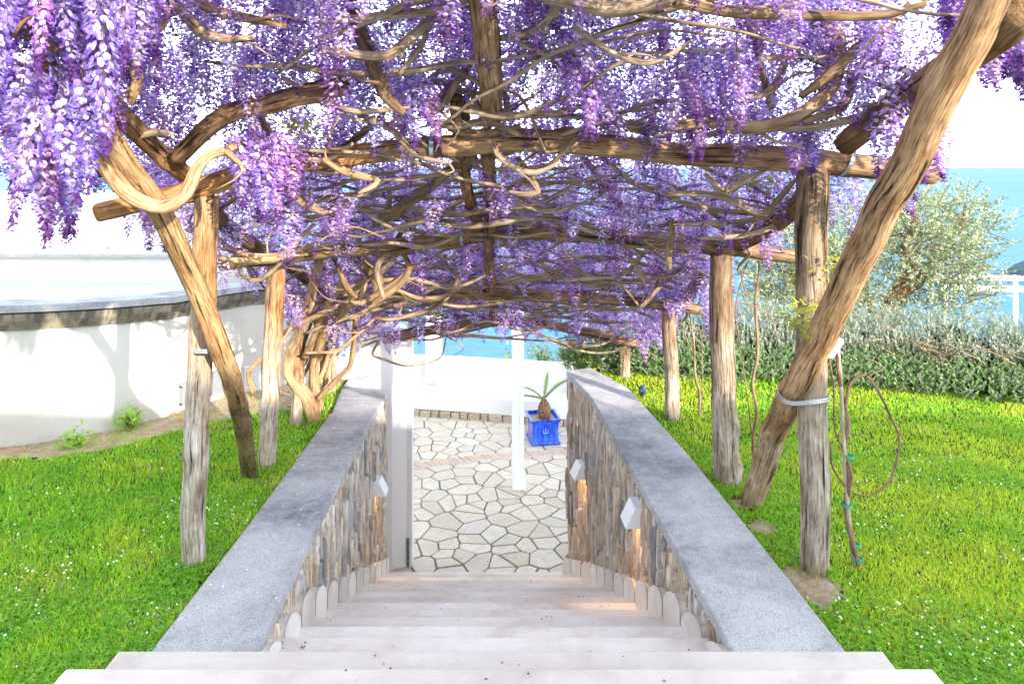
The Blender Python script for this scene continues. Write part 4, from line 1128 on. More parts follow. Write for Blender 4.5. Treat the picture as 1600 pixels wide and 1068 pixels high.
# racemes that stand out in the photograph (top px, py, distance, length)
for a in [(650,105,3.0,.36),(668,130,3.05,.28),(372,205,3.1,.36),(400,200,3.1,.42),(425,215,3.12,.38),(440,200,3.1,.30),(452,225,3.15,.28),(385,240,3.1,.32),(412,255,3.05,.26),
    (440,320,3.5,.33),(455,330,3.5,.26),(530,300,3.7,.24),(545,305,3.7,.2),(680,310,3.7,.19),(520,320,3.7,.2),(905,60,2.8,.32),(930,110,2.9,.28),(920,85,2.85,.36),(1085,150,3.1,.30),(1100,120,3.0,.36),(1130,110,3.0,.3),(1070,80,2.9,.3),(1060,105,2.95,.33),
    (1150,60,2.8,.3),(1165,90,2.85,.32),(1095,60,2.8,.34),(1255,180,3.2,.28),(1270,190,3.2,.24),(1240,190,3.2,.25),(1310,265,3.5,.30),(1325,268,3.5,.34),(1300,262,3.55,.26),(1340,265,3.5,.25),(1380,170,2.95,.3),(1400,190,2.95,.32),(1420,215,3.0,.28),(1450,190,2.8,.25),(1400,270,3.1,.2),
    (1465,195,2.75,.22),(940,290,3.9,.27),(925,300,3.9,.2),(1000,300,4.0,.3),(985,310,4.0,.24),(1015,300,4.0,.26),(900,320,4.0,.22),(1090,340,4.2,.26),(1075,330,4.2,.3),(1100,330,4.2,.2),(780,270,3.7,.28),(795,275,3.7,.24),(770,260,3.7,.2),
    (1005,505,6.5,.42),(998,500,6.5,.36),(1012,510,6.5,.3),(1020,480,6.2,.34),(1030,500,6.2,.3),(1115,440,4.9,.42),(1100,430,4.9,.4),(1105,460,4.9,.3),(600,500,6.0,.3),(615,505,6.0,.28),(590,495,6.0,.25),(660,490,6.1,.28),(680,480,6.1,.26),(700,490,6.2,.25),(790,465,5.9,.32),(805,480,6.0,.26),(780,480,6.0,.3),
    (870,425,5.4,.26),(900,440,5.4,.22),(905,490,6.2,.2),(820,500,6.4,.16),(840,505,6.4,.14),(735,360,4.6,.3),(520,500,5.6,.3),(540,510,5.6,.22),(460,460,5.2,.28),(470,470,5.3,.22),(520,470,5.4,.3)]: spot(*a)
# heavy curtain hanging at the left
for i in range(78):
    D = random.uniform(1.95, 3.0); px = random.uniform(-60, 235)
    lim = float(np.interp(px, [-60,0,60,130,200,235], [80,120,190,180,70,20]))
    spot(px, random.uniform(-120, lim)-20, D, random.uniform(.26, .46), random.uniform(.75, 1.0))
for a in [(60,180,2.45,.42),(85,190,2.5,.45),(110,200,2.5,.40),(125,205,2.5,.36),(75,215,2.45,.36),(95,225,2.5,.36),(30,150,2.4,.36),(15,140,2.3,.32),(170,225,3.0,.22),(240,300,3.3,.28),(255,310,3.3,.26),(230,290,3.3,.2),(280,315,3.6,.22),(300,300,3.6,.2),(350,320,3.9,.26),(365,330,3.9,.22),(380,340,4.0,.2)]: spot(*a)
for i in range(85):      # right-hand fringe
    px = random.uniform(1480, 1660); spot(px, random.uniform(-90, 20+.4*(px-1480)), random.uniform(2.65, 3.1), random.uniform(.2,.3))
def dens(n, f, ymax=7.0, ymin=0):
    c = 0
    while c < n:
        y = random.uniform(1.75, ymax); xl, xr = lerp_tab(side_tab_L, y), lerp_tab(side_tab_R, y)
        x = random.uniform(xl-.25, xr+.12); z = zbeam(x, y)+f(x, y)
        if y < 2.62 and x > 1.05: continue
        if y < ymin: continue
        if y > 5.9: z += .10
        if y > 3.4 and z-.3 < zbeam(x, y)-.16 and random.random() < .75: continue
        spots.append((x, y, z, random.uniform(.20, .36), random.uniform(.85, 1.15), 0)); c += 1
dens(700, lambda x, y: random.uniform(.28, .56))
dens(620, lambda x, y: random.uniform(.14, .34))
dens(60, lambda x, y: random.uniform(.02, .12))
dens(520, lambda x, y: random.uniform(.25, .75), 3.6)
dens(330, lambda x, y: random.uniform(.35, .95), 3.5)
dens(360, lambda x, y: random.uniform(.10, .40), 7.3, 3.5)
# the sides of the canopy hang lower
for i in range(90):
    y = random.uniform(2.6, 6.6); sgn = random.choice((-1, 1)) if y > 3.7 else -1; x = (lerp_tab(side_tab_L, y)-random.uniform(.0, .3)) if sgn < 0 else lerp_tab(side_tab_R, y)+random.uniform(-.1, .12)
    spots.append((x, y, zbeam(x, y)+random.uniform(.0, .25), random.uniform(.2, .34), 1.0, 0))
spots.sort(key=lambda s: (-s[5], s[1]-(0)))
spots_hi = sorted(spots, key=lambda s: s[1]-1.5*s[5])[:298]; ids = set(map(id, spots_hi)); rest = [s for s in spots if id(s) not in ids]
for (x, y, z, ln, wd, _) in spots_hi:
    o = bpy.data.objects.new('flower_cluster', random.choice(HI)); COL.objects.link(o)
    o.location = (x, y, z); o.rotation_euler = (random.uniform(-.1, .1), random.uniform(-.1, .1), random.uniform(0, 6.28)); o.scale = (wd, wd, ln/.30)
    adopt(o, wist)
Vs, Fs, Cs = [], [], []; nb = 0
for (x, y, z, ln, wd, _) in rest:
    V, Ft, Cl = random.choice(LO); a = random.uniform(0, 6.28); ca, sa = math.cos(a), math.sin(a)
    W = np.stack([(V[:,0]*ca-V[:,1]*sa)*wd+x+.1*random.uniform(-1,1)*V[:,2], (V[:,0]*sa+V[:,1]*ca)*wd+y, V[:,2]*ln/.30+z], 1)
    tn = np.array((random.uniform(.9,1.12), random.uniform(.92,1.05), random.uniform(.95,1.03)))
    Vs.append(W); Fs.append(Ft+nb); Cs.append(np.clip(Cl*tn*(1.08 if y > 3.4 else 1), 0, .96)); nb += len(V)  # far clusters get a paler colour in place of missing canopy light
tag(fast_mesh('far_flower_clusters', np.concatenate(Vs), np.concatenate(Fs), M['petal'], wist, np.concatenate(Cs)), kind='stuff')
# young leaves
def leaf_spray(c, n, size, cols, nm='leaf_spray', par=None, droop=.5):
    mb = MB()
    for i in range(n):
        a = random.uniform(0, 6.28); d = Vector((math.cos(a), math.sin(a), random.uniform(-droop, .8))).normalized()
        b0 = Vector(c)+d*random.uniform(0, size*1.6); L_ = size*random.uniform(.7, 1.3); sd_ = d.cross(Vector((random.uniform(-1,1), random.uniform(-1,1), 1))).normalized()*L_*.28
        up = d.cross(sd_).normalized()*L_*.08
        mb.add([b0, b0+d*L_*.45+sd_+up, b0+d*L_, b0+d*L_*.45-sd_+up, b0+d*L_*.5], [(0,1,4),(1,2,4),(2,3,4),(3,0,4)], col=cj(random.choice(cols), .15))
    return tag(mb.build(nm, M['leaf'], par), kind='stuff')
YL = [(.42,.46,.05),(.34,.42,.05),(.50,.50,.10)]
for (px, py, D, n) in [(1288,412,3.35,14),(1280,430,3.4,10),(1243,492,3.25,18),(1248,512,3.22,18),(1262,480,3.3,9),(470,195,3.2,14),(450,200,3.2,10),(482,205,3.2,10),(1165,280,3.7,14),(1180,290,3.7,14),(1210,285,3.6,8),(860,270,4.0,8),(880,310,4.2,8),
    (880,380,4.9,14),(890,395,4.9,14),(905,400,5.0,12),(1260,420,3.5,8),(1230,440,3.5,8),(640,70,3.0,5),(1320,420,3.4,4),(165,5,2.5,8),(175,25,2.5,8),(385,165,3.2,6),(1210,95,3.2,8),(680,490,5.9,9)]:
    leaf_spray(P(px, py, D), n*2, .042 if px > 1225 else .034, YL, par=wist)

# ------------------------------------------------------------------ young wisterias by the right posts
def sapling(label, base, pts, r, extra=(), stake=None, ties=()):
    b_ = gp(*base); w_ = tag(empty('young_wisteria', b_), label, 'young wisteria', 'young wisterias planted by the right posts')
    mb = MB(); tube(mb, [P(x, y, b_.y+(d if len(q) > 2 else 0)) for q in pts for x, y, d in [tuple(q)+(0,)*(3-len(q))]], r, 8, .03, rough=.15, wobble=.006, col=(1.2,1.0,.9)); mb.build('stem', M['vine_bark'], w_, smooth=True)
    for e_, r_ in extra:
        mb = MB(); tube(mb, [P(x, y, b_.y) for x, y in e_], r_, 6, .03, rough=.1, wobble=.01, col=(1.1,.85,.8)); mb.build('twig', M['vine_bark'], w_, smooth=True)
    if stake:
        mb = MB(); tube(mb, [P(x, y, b_.y) for x, y in stake], [.011,.010], 8, .1, rough=.05); mb.build('stake', M['bamboo'], w_, smooth=True)
    for (x, y) in ties:
        band(P(x, y, b_.y), (0.08,0,1), .022, M['green_tie'], w_, .012, nm='tie').matrix_parent_inverse = Matrix.Translation(-Vector(w_.location))
    return w_
sy = sapling('young twisted wisteria stem tied to a cane right of the nearest post', (1338,888),
    [(1342,886,.01),(1332,845,-.015),(1322,790,.02),(1328,740,-.02),(1318,700,.02),(1326,665,-.02),(1318,630,.02),(1312,590,-.01),(1308,550),(1300,500),(1290,440)], [.017,.015,.015,.014,.013,.012,.011,.01,.008,.006],
    [([(1320,640),(1330,600),(1352,588),(1372,610),(1392,650),(1405,682),(1402,720),(1388,755),(1352,773),(1322,760),(1300,728),(1296,690)], [.008,.007,.006,.005,.004]),
     ([(1305,690),(1320,678),(1345,680),(1372,695)], .0025), ([(1296,560),(1302,620),(1306,670),(1318,700)], .004), ([(1352,588),(1380,575),(1358,560)], .003), ([(1405,682),(1416,672)], .003)],
    [(1334,886),(1322,760),(1316,640),(1308,530)], [(1322,788),(1326,712),(1336,850),(1340,872)])
sapling('thin bare wisteria stem just right of the second post', (1178,733), [(1178,733),(1176,690),(1182,640),(1176,600),(1184,550),(1180,480),(1186,420),(1182,395)], [.012,.012,.011,.010,.008,.006],
    [([(1178,700),(1160,560),(1150,480),(1168,410)], .004), ([(1180,480),(1150,470),(1200,490),(1215,530)], .004), ([(1170,470),(1160,430),(1172,405)], .004), ([(1184,520),(1210,470),(1200,410)], .003)])
sapling('slender wisteria whip standing between the second and third posts', (1092,652), [(1092,652),(1094,620),(1086,580),(1084,540),(1078,490)], [.012,.011,.009,.007],
    [([(1086,560),(1072,530),(1062,495)], .004), ([(1096,640),(1098,560),(1090,500)], .004)])
tg = tag(empty('plant_tag', P(1300, 540, 3.38)), 'white card tag hanging on the young wisteria beside the leaning brace', 'tag')
mb = MB(); c = P(1301, 540, 3.36); 
def tagpt(u, v, th): # in-plane, turned
    a = R(-38); x = u*math.cos(a)-v*math.sin(a); z = u*math.sin(a)+v*math.cos(a); return (c.x+x, c.y+th+.15*x, c.z+z)
ol = [(-.030,-.055),(.030,-.055),(.040,-.045),(.040,.045),(.030,.055),(-.030,.055),(-.040,.045),(-.040,-.045)]
V = [tagpt(u, v, 0) for u, v in ol]+[tagpt(u, v, .002) for u, v in ol]; n = 8
mb.add(V, [tuple(range(n)), tuple(reversed(range(n, 2*n)))]+[(i, n+i, n+(i+1) % n, (i+1) % n) for i in range(n)]); mb.build('card', M['tag_card'], tg)
mb = MB()
for i in range(6):
    v0 = .040-.012*i; x = -.026
    while x < .02:
        ww = random.uniform(.004, .012); mb.add([tagpt(x, v0, -.0008), tagpt(x+ww, v0, -.0008), tagpt(x+ww, v0+.0035, -.0008), tagpt(x, v0+.0035, -.0008)], [(0,1,2,3)]); x += ww+.004
mb.build('print', M['ink'], tg)
mb = MB(); tube(mb, [tagpt(0,.05,-.003), tagpt(.01,.06,-.01), P(1308,520,3.42)], .0012, 5, .02, col=(.5,.3,.3)); mb.build('string', M['vine_bark'], tg)

sp = gp(1004, 622); gs = tag(empty('garden_spotlight', sp), 'small dark blue garden spotlight in the grass beside right coping', 'spotlight')
mb = MB(); tube(mb, [sp+Vector((0,0,.0)), sp+Vector((0,0,.045))], [.008,.008], 8, .02); mb.build('stem', M['bulb_dark'], gs, smooth=True)
mb = MB(); tube(mb, [sp+Vector((.0,.01,.04)), sp+Vector((-.005,-.01,.075)), sp+Vector((-.010,-.03,.10))], [.022,.030,.034], 16, .01); hd = mb.build('head', M['spot_blue'], gs, smooth=True)

# ------------------------------------------------------------------ rosemary hedge
HP = [(.75,7.35),(1.4,7.05),(2.2,6.85),(3.5,6.62),(4.5,6.25),(6.2,5.7),(9,5.0)]
hedge = tag(empty('rosemary_hedge', (3.5, 6.6, lz(3.5, 6.6))), 'long grey green rosemary hedge along the far edge of the right lawn', 'hedge')
HC, _ = catmull([(x, y, 0) for x, y in HP], [1]*len(HP), .08)
def hh(x): return .74+.07*mn.noise(Vector((x*1.3, 0, 0)))-.30*max(0, min(1, (1.7-x)/.9))
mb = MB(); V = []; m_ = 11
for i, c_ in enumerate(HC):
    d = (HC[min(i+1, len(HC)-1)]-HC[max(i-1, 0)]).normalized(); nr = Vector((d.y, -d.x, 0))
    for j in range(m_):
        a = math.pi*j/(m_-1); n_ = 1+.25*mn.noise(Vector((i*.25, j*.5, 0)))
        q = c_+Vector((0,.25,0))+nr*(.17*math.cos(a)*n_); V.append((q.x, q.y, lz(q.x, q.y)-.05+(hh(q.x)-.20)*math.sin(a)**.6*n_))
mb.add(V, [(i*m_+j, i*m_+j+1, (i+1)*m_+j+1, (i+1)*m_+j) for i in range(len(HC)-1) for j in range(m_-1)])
flat('hedge_inside', (.018,.020,.012), .95, 0, .1); mb.build('light_block_core', M['hedge_inside'], hedge, smooth=True)  # dark body added inside the hedge to block light
mbb = MB()
NS = 13500
VV, FF, CCc = [], [], []; nb = 0
gcol = np.array([(.24,.29,.20),(.30,.35,.26),(.17,.24,.13),(.18,.32,.10),(.42,.46,.38)])
for k in range(NS):
    i = random.randrange(len(HC)-1); c_ = HC[i]; d = (HC[i+1]-HC[i]).normalized(); nr = Vector((d.y, -d.x, 0))
    if c_.x > 6.4 and random.random() < .6: continue
    zf = random.uniform(0, 1)**.85; a = math.acos(math.sqrt(max(0, 1-zf**1.7))); a = math.pi-a if (zf > .6 and random.random() < .4) else a; H_ = hh(c_.x)
    off_ = random.uniform(-.04, .04)
    q = c_+Vector((0,.25,0))+nr*(.37*math.cos(a))+d*random.uniform(-.05,.05)
    z0 = lz(q.x, q.y)+zf*(H_-.12)+random.uniform(-.04, .04)
    low = z0-lz(q.x, q.y) < .3
    if low and random.random() < .1: continue
    dirv = (nr*math.cos(a)*.6+Vector((0,0,1))*(.8 if not low else .5)+Vector((random.uniform(-.6,.3), random.uniform(-.3,.3), 0))).normalized()
    L_ = random.uniform(.10, .20); base = np.array((q.x, q.y, z0)); dv = np.array(dirv)
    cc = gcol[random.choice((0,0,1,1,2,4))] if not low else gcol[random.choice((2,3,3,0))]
    cc = cc*random.uniform(.75, 1.25)
    nn_ = 20
    t = (np.arange(nn_)+.5)/nn_; cen = base+dv*(t*L_)[:, None]
    rv = rng.normal(size=(nn_, 3)); rv -= dv*(rv@dv)[:, None]; rv /= np.linalg.norm(rv, axis=1)[:, None]
    ln = .030*(1-.4*t)[:, None]; tip = cen+rv*ln*.8+dv*ln*.75; sdv = np.cross(rv, dv)*.0034
    tri = np.stack([cen-sdv, cen+sdv, tip], 1).reshape(-1, 3)
    VV.append(tri); FF.append(np.arange(nn_*3).reshape(-1, 3)+nb); nb += nn_*3
    cl = np.repeat(cc[None], nn_*3, 0)*np.repeat(rng.uniform(.8, 1.25, nn_), 3)[:, None]
    if random.random() < .10 and not low: cl[-9:] = (.45,.47,.62)
    CCc.append(cl)
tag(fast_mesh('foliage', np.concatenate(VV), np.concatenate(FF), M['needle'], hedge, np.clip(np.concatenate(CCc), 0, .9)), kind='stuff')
for k in range(90):
    i = random.randrange(30, len(HC)-5); c_ = HC[i]; 
    if c_.x > 6.2: continue
    d = (HC[i+1]-HC[i]).normalized(); nr = Vector((d.y, -d.x, 0)); b0 = c_+Vector((0,.18,0))+d*random.uniform(-.05,.05); b0.z = lz(b0.x, b0.y)
    sx = random.choice((-1,-1,-1,1)); pts = [b0]
    for j in range(1, 6):
        t = j/5; pts.append(b0+d*sx*random.uniform(.2,.8)*t*.6+nr*(.16+.26*t+random.uniform(-.04,.04))+Vector((0,0,.1+.42*t**.8+random.uniform(-.04,.04))))
    tube(mbb, pts, [random.uniform(.006, .013), .0025], 5, .06, wobble=.02, col=cj((1.35,1.2,1.05), .2))
tag(mbb.build('woody_stems', M['vine_bark'], hedge, smooth=True), kind='stuff')

# ------------------------------------------------------------------ leafy plants
def shrub(name, label, cat, c, w_, d_, h_, n, lsize, cols, group=None, mat_='leaf', stems=8):
    r_ = tag(empty(name, c), label, cat, group)
    mb = MB(); tips = []
    for i in range(stems):
        a = random.uniform(0, 6.28); rr = random.uniform(.2, 1); t_ = Vector((c[0]+w_*.5*rr*math.cos(a), c[1]+d_*.5*rr*math.sin(a), c[2]+h_*random.uniform(.6, 1)))
        tube(mb, [Vector(c), Vector(c).lerp(t_, .5)+Vector((random.uniform(-.04,.04), 0, .03)), t_], [.008, .003], 5, .08, col=(.7,.75,.5)); tips.append(t_)
    mb.build('stems', M['vine_bark'], r_, smooth=True)
    k = n; base = np.array([tips[i] for i in rng.integers(0, len(tips), k)]); t = rng.uniform(.25, 1.02, k)[:, None]
    cen = np.array(c)+(base-np.array(c))*t+rng.normal(size=(k, 3))*lsize*1.0
    d = rng.normal(size=(k, 3)); d[:, 2] += .5; d /= np.linalg.norm(d, axis=1)[:, None]; s_ = np.cross(d, rng.normal(size=(k, 3))); s_ /= np.linalg.norm(s_, axis=1)[:, None]
    L_ = lsize*rng.uniform(.6, 1.3, k)[:, None]
    V = np.stack([cen, cen+d*L_*.5+s_*L_*.25, cen+d*L_, cen+d*L_*.5-s_*L_*.25], 1).reshape(-1, 3)
    cl = np.array(cols)[rng.integers(0, len(cols), k)]*rng.uniform(.8, 1.2, k)[:, None]
    tag(fast_mesh('leaves', V, np.arange(k*4).reshape(-1, 4), M[mat_], r_, np.repeat(cl, 4, 0)), kind='stuff')
    return r_
GL = [(.12,.24,.04),(.20,.32,.05),(.07,.16,.03),(.34,.42,.07)]
s1 = Vector((.98, 7.1, lz(.98, 7.0)-.05)); shrub('leafy_shrub', 'bright green leafy shrub at the far end of right coping', 'shrub', s1, .75, .4, .30, 900, .04, GL)
s1 = Vector((1.5, 6.95, lz(1.5, 6.9)-.05)); shrub('leafy_shrub', 'green leafy shrub behind the farthest post beside the hedge', 'shrub', s1, .5, .4, .24, 500, .04, GL)
for (px, lab) in ((848, 'yellow green shrub showing above the bench wall behind the planter'), (795, 'low green tuft showing above bench wall behind the slim white post'), (885, 'spiky green shrub above the bench wall next to the right pillars')):
    c_ = P(px, 600, 12.6); c_.z = TZ+.3
    shrub('seaside_shrub', lab, 'shrub', c_, .7 if px != 795 else .3, .4, .73 if px != 795 else .60, 420 if px != 795 else 130, .07, [(.40,.42,.06),(.18,.30,.06),(.30,.36,.10)], 'shrubs beyond the bench wall', stems=12)
for (px, py, lab) in ((205, 672, 'tall leafy weed growing against the curved cream wall'), (118, 700, 'low grassy weed at the foot of curved wall left of the tall one')):
    c_ = gp(px, py); shrub('weed', lab, 'weed', c_, .22, .12, .15 if px > 150 else .08, 260, .04, [(.28,.55,.06),(.42,.62,.09)], 'weeds by the curved wall')

# ------------------------------------------------------------------ olive tree
OB = P(1395, 600, 9.3); OB.z = EZ-3.4
olive = tag(empty('olive_tree', OB), 'silvery olive tree with twisted brown trunk behind the hedge', 'olive tree')
limbs = [([(1380,620,9.3),(1385,520,9.3),(1400,470,9.3),(1425,425,9.25)], [.17,.15,.13,.10]),
 ([(1400,470,9.3),(1440,430,9.4),(1475,390,9.5),(1500,350,9.5),(1510,320,9.5)], [.11,.07,.05,.035,.02]), ([(1425,425,9.25),(1415,380,9.2),(1430,350,9.1),(1425,320,9.1)], [.07,.055,.04,.02]),
 ([(1385,520,9.3),(1340,450,9.2),(1300,400,9.1),(1250,370,9.1)], [.09,.06,.04,.02]), ([(1340,450,9.2),(1270,440,9.0),(1220,420,9.0)], [.05,.03,.018]), ([(1440,430,9.4),(1490,440,9.2),(1520,420,9.2)], [.05,.03,.02]),
 ([(1320,600,9.3),(1325,500,9.2),(1320,440,9.0),(1330,400,8.9)], [.08,.06,.04,.02])]
mb = MB()
for pts, r in limbs[:1]: tube(mb, [P(*p) for p in pts], r, 14, .08, rough=.25, wobble=.05, col=(1.1,.85,.6))
mb.build('trunk', M['vine_bark'], olive, smooth=True)
for pts, r in limbs[1:]:
    mb = MB(); tube(mb, [P(*p) for p in pts], r, 9, .08, rough=.2, wobble=.05, col=(1.2,.9,.65)); mb.build('limb', M['vine_bark'], olive, smooth=True)
cl_c = []
def inside(px, py):     # crown outline of the photograph, as built at its own distance
    return True
blobs = [(1250,345,9.0,.42),(1225,420,8.9,.5),(1300,430,8.9,.45),(1330,360,9.2,.45),(1380,330,9.4,.45),(1440,335,9.3,.45),(1500,340,9.5,.40),(1535,350,9.3,.26),(1440,400,9.0,.42),(1500,420,9.1,.42),(1505,470,8.9,.35),(1460,480,8.8,.35),(1400,440,9.5,.3),(1330,470,8.8,.4),(1240,470,8.7,.38),(1290,500,8.8,.35),(1530,380,9.5,.3),(1380,380,9.7,.3),(1470,370,9.6,.4),(1200,380,9.2,.34),(1215,440,9.0,.4),(1270,400,9.0,.4),(1340,420,9.0,.4),(1420,370,9.0,.4),(1480,400,9.0,.4),(1200,470,8.8,.3),(1360,490,8.9,.3)]
cen_l = []
mtw = MB()
for (px, py, D, r_) in blobs:
    c_ = P(px, py, D); k = int(260*(r_/.4)**2)
    nsp = max(10, int(110*(r_/.4)**2))
    for _ in range(nsp):
        v_ = Vector((random.gauss(0, 1), random.gauss(0, 1), random.gauss(0, 1))).normalized()*r_*random.uniform(.35, 1.12)
        e_ = c_+v_; dr = (v_.normalized()+Vector((random.uniform(-.5,.5), random.uniform(-.5,.5), random.uniform(-.2,.8)))).normalized()
        L_ = random.uniform(.14, .32)
        if random.random() < .2: tube(mtw, [e_-dr*L_*.8, e_, e_+dr*L_], [.006, .002], 4, .12, col=(1.0,.9,.8))
        for q in range(17): cen_l.append((*(e_+dr*L_*(q/17.0)), *dr))
mtw.build('twigs', M['vine_bark'], olive)
A_ = np.array(cen_l); k = len(A_); d = A_[:, 3:]*1.0+rng.normal(size=(k, 3))*.55; d /= np.linalg.norm(d, axis=1)[:, None]
s_ = np.cross(d, rng.normal(size=(k, 3))); s_ /= np.linalg.norm(s_, axis=1)[:, None]; L_ = rng.uniform(.032, .06, k)[:, None]; cn = A_[:, :3]+rng.normal(size=(k, 3))*.006
V = np.stack([cn, cn+d*L_*.5+s_*.011, cn+d*L_, cn+d*L_*.5-s_*.011], 1).reshape(-1, 3)
oc = np.array([(.27,.33,.19),(.36,.41,.25),(.17,.24,.11),(.44,.48,.36),(.33,.38,.16)])[rng.integers(0, 5, k)]*rng.uniform(.7, 1.2, k)[:, None]
tag(fast_mesh('crown', V, np.arange(k*4).reshape(-1, 4), M['olive_leaf'], olive, np.repeat(oc, 4, 0)), kind='stuff')

# ------------------------------------------------------------------ white railing at the right, beyond the hedge
rl = tag(empty('white_railing', P(1590, 500, 13)), 'white two rail fence above the sea at the far right', 'railing')
def rail(py0, py1, t): 
    a = P(1480, py0, 13); b2 = P(1700, py1, 12.6); d = b2-a; mb = MB(); c_ = (a+b2)/2; mb.box(c_, (d.length, .08, t), math.atan2(d.y, d.x)); mb.build('rail', M['white_paint'], rl, bevel=.004)
rail(435, 434, .09); rail(452, 451, .10)
for px in (1591, 1480, 1690):
    a = P(px, 431, 12.9); mb = MB(); mb.box((a.x, a.y+.07, a.z-.9), (.06, .06, 1.8)); mb.build('post', M['white_paint'], rl)

# ------------------------------------------------------------------ grass, clover, daisies, litter
NG = 330000
def sample(n):
    out = []
    D = 2.2*(7.4/2.2)**rng.uniform(0, 1, n*2)          # more blades where they show larger
    D = D[:n]
    fx = rng.uniform(-.80, .80, n); x = fx*D
    return x, D
x, y = sample(NG)
edR = np.interp(y, [a for a, b_ in COPR_OUT], [b_ for a, b_ in COPR_OUT]); edL = np.interp(y, [a for a, b_ in COPL_OUT], [b_ for a, b_ in COPL_OUT])
edR = np.where(y < 2.73, 1.50, edR); edL = np.where(y < 2.73, -1.59, edL)
wy = np.interp(x, [p[0] for p in WALLP], [p[1] for p in WALLP])
hy = np.interp(x, [p[0] for p in HP], [p[1] for p in HP])
ok = ((x > edR+.004) & (y < hy+.2)) | ((x < edL-.004) & (y < wy-.01))
x, y = x[ok], y[ok]
def keep(a, b_):
    if soil_mask(a, b_): return random.random() < (.05+.28*max(0, mn.noise(Vector((a*4, b_*4, 8)))))
    return True
kp = np.array([keep(a, b_) for a, b_ in zip(x, y)]); x, y = x[kp], y[kp]
z = np.array([lz(a, b_) for a, b_ in zip(x, y)])
k = len(x)
pn = np.array([mn.noise(Vector((a*1.1, b_*1.1, 20))) for a, b_ in zip(x, y)]); pn2 = np.array([mn.noise(Vector((a*3.5, b_*3.5, 30))) for a, b_ in zip(x, y)])
ca = rng.uniform(0, 6.283, k); H_ = rng.uniform(.012, .034, k)*(1+.5*pn2)*np.where(x < 0, 1.2, 1.0); lean = rng.uniform(.2, 1.2, k)*H_; wdt = rng.uniform(.0016, .0032, k)*(.7+.12*y)
dx, dy = np.cos(ca), np.sin(ca); la = rng.uniform(0, 6.283, k)
b0 = np.stack([x-dx*wdt, y-dy*wdt, z-.003], 1); b1 = np.stack([x+dx*wdt, y+dy*wdt, z-.003], 1)
mx = np.stack([x+np.cos(la)*lean*.35, y+np.sin(la)*lean*.35, z+H_*.65], 1)
m0 = mx-np.stack([dx*wdt*.8, dy*wdt*.8, 0*dx], 1); m1 = mx+np.stack([dx*wdt*.8, dy*wdt*.8, 0*dx], 1)
tp = np.stack([x+np.cos(la)*lean, y+np.sin(la)*lean, z+H_], 1)
V = np.stack([b0, b1, m1, m0, tp], 1).reshape(-1, 3); I = np.arange(k)*5
Ft = np.concatenate([np.stack([I, I+1, I+2], 1), np.stack([I, I+2, I+3], 1), np.stack([I+3, I+2, I+4], 1)])
u = np.clip(.5+.55*pn+.45*pn2+.35*rng.normal(size=k)*.8+np.where(x > 0, .18, -.12), 0, 1)[:, None]
cA = np.array((.21,.60,.03)); cB = np.array((.64,.76,.05)); gcl = cA*(1-u)+cB*u
dry = rng.uniform(0, 1, k) < .05+.25*np.clip(pn2, 0, 1); gcl[dry] = (.42,.36,.18)
gcl *= rng.uniform(.75, 1.25, k)[:, None]
tag(fast_mesh('grass', V, Ft, M['grass_blade'], None, np.repeat(gcl, 5, 0)), None, None, None, 'stuff')
# clover
nc = 52000
sel = rng.integers(0, k, nc); cd = np.array([mn.noise(Vector((x[i]*1.6, y[i]*1.6, 50))) for i in sel]); nearedge = (np.abs(x[sel]-edR[ok][kp][sel]) < .22) | (np.abs(x[sel]-edL[ok][kp][sel]) < .3)
sel = sel[(cd+.25*rng.normal(size=nc) > .12) | (nearedge & (rng.uniform(size=nc) < .7))]; nc = len(sel)
cx = x[sel]+rng.normal(size=nc)*.01; cyy = y[sel]+rng.normal(size=nc)*.01; cz = z[sel]+rng.uniform(.018, .035, nc)
Vc, Fc2 = [], []
a0 = rng.uniform(0, 6.283, nc); r_ = rng.uniform(.005, .009, nc)
for q in range(3):
    a = a0+q*2.094; d1 = np.stack([np.cos(a), np.sin(a), rng.uniform(-.2, .5, nc)], 1); s1_ = np.stack([-np.sin(a), np.cos(a), 0*a], 1); c0 = np.stack([cx, cyy, cz], 1)
    Vc.append(np.stack([c0, c0+(d1*.9+s1_*.55)*r_[:, None], c0+d1*1.5*r_[:, None], c0+(d1*.9-s1_*.55)*r_[:, None]], 1))
Vc = np.concatenate(Vc).reshape(-1, 3); ccol = np.array([(.19,.48,.03),(.34,.62,.05),(.13,.37,.025)])[rng.integers(0, 3, nc)]*rng.uniform(.8, 1.2, nc)[:, None]
tag(fast_mesh('clover', Vc, np.arange(len(Vc)).reshape(-1, 4), M['grass_blade'], None, np.repeat(np.concatenate([ccol]*3), 4, 0)), None, None, None, 'stuff')
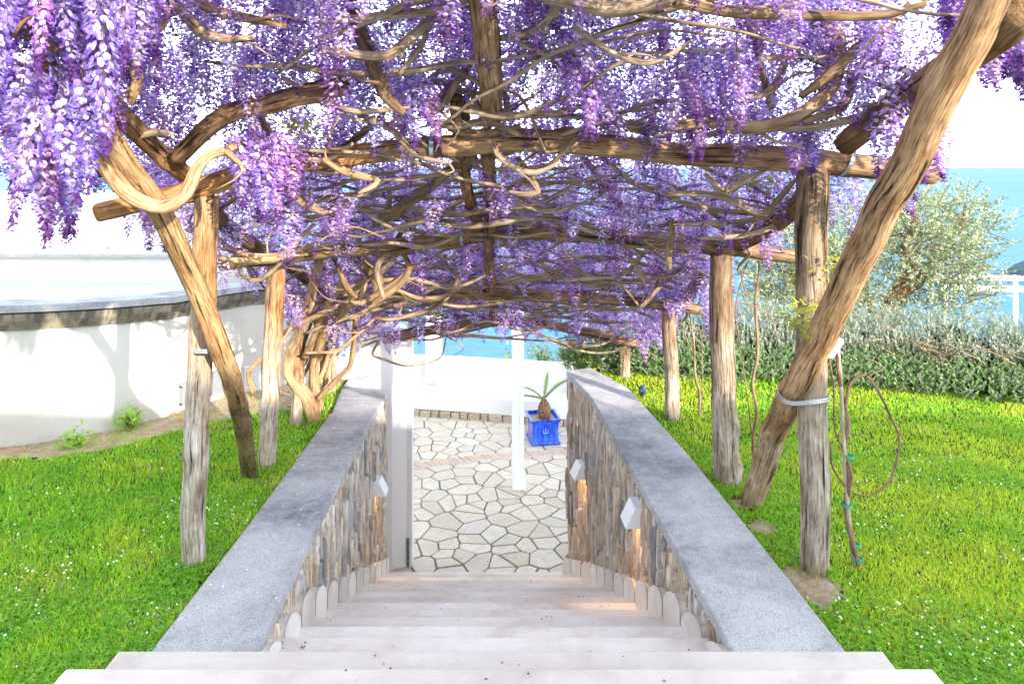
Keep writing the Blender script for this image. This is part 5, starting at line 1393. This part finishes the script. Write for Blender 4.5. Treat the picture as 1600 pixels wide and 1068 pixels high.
# daisies
mb = MB()
nd = 0
for i in rng.integers(0, k, 5000):
    if y[i] > 5.2 or nd > 420: continue
    if mn.noise(Vector((x[i]*1.9, y[i]*1.9, 70))) < (.05 if x[i] < 0 else .16) and random.random() < .93: continue
    nd += 1; c_ = Vector((x[i], y[i], z[i]+random.uniform(.035, .06))); r0 = random.uniform(.003, .0062); V = [tuple(c_+Vector((0,0,.002)))]
    tl = Vector((random.uniform(-.5,.5), random.uniform(-.8,.1), 1)).normalized(); ax = tl.orthogonal().normalized(); ay = tl.cross(ax)
    for q in range(14):
        a = 6.2832*q/14; rr = r0 if q % 2 else r0*.8; V.append(tuple(c_+(ax*math.cos(a)+ay*math.sin(a))*rr))
    mb.add(V, [(0, q+1, (q+1) % 14+1) for q in range(14)])
tag(mb.build('daisies', M['daisy_white']), kind='stuff')
# fallen petals and dry bits
mb = MB(); mb2 = MB()
def bit(m, c_, s_):
    a = random.uniform(0, 6.28); q = []
    for j in range(5): q.append((c_[0]+s_*math.cos(a+j*1.257)*random.uniform(.6,1.2), c_[1]+s_*math.sin(a+j*1.257)*random.uniform(.6,1.2), c_[2]+random.uniform(.0, s_*.5)))
    m.add(q+[(c_[0], c_[1], c_[2]+s_*.6)], [(j, (j+1) % 5, 5) for j in range(5)])
for i in range(260):
    kx = random.randint(-2, 12); yy = nosD(kx)-random.uniform(.01, .30); xx = random.uniform(inL(max(yy, 2.75))+.1, inR(max(yy, 2.75))-.1)
    bit(mb, (xx, yy, EZ-drop(kx)+.001), random.uniform(.002, .0068))
for i in range(40): bit(mb, (random.uniform(-1, .4), random.uniform(7, 9.5), TZ+.012), .008)
for i in range(25): bit(mb, (inL(2.9)+random.uniform(.02,.16), 2.9+random.uniform(-.12,.1), EZ-drop(0)+.001), random.uniform(.003, .007))
tag(mb.build('fallen_litter', M['purple_debris']), kind='stuff')
for i in range(70):
    yy = random.uniform(3, 7); t = random.random(); xx = lerp_tab(COPL_IN, yy)*(1-t)+lerp_tab(COPL_OUT, yy)*t; bit(mb2, (xx, yy, EZ-lerp_tab(DL, yy)+.001), random.uniform(.003, .008))
for i in range(14):
    yy = random.uniform(3, 6.5); t = random.random(); xx = lerp_tab(COPR_IN, yy)*(1-t)+lerp_tab(COPR_OUT, yy)*t; bit(mb2, (xx, yy, EZ-lerp_tab(DR, yy)+.001), random.uniform(.003, .006))
tag(mb2.build('fallen_petals', M['daisy_white']), kind='stuff')
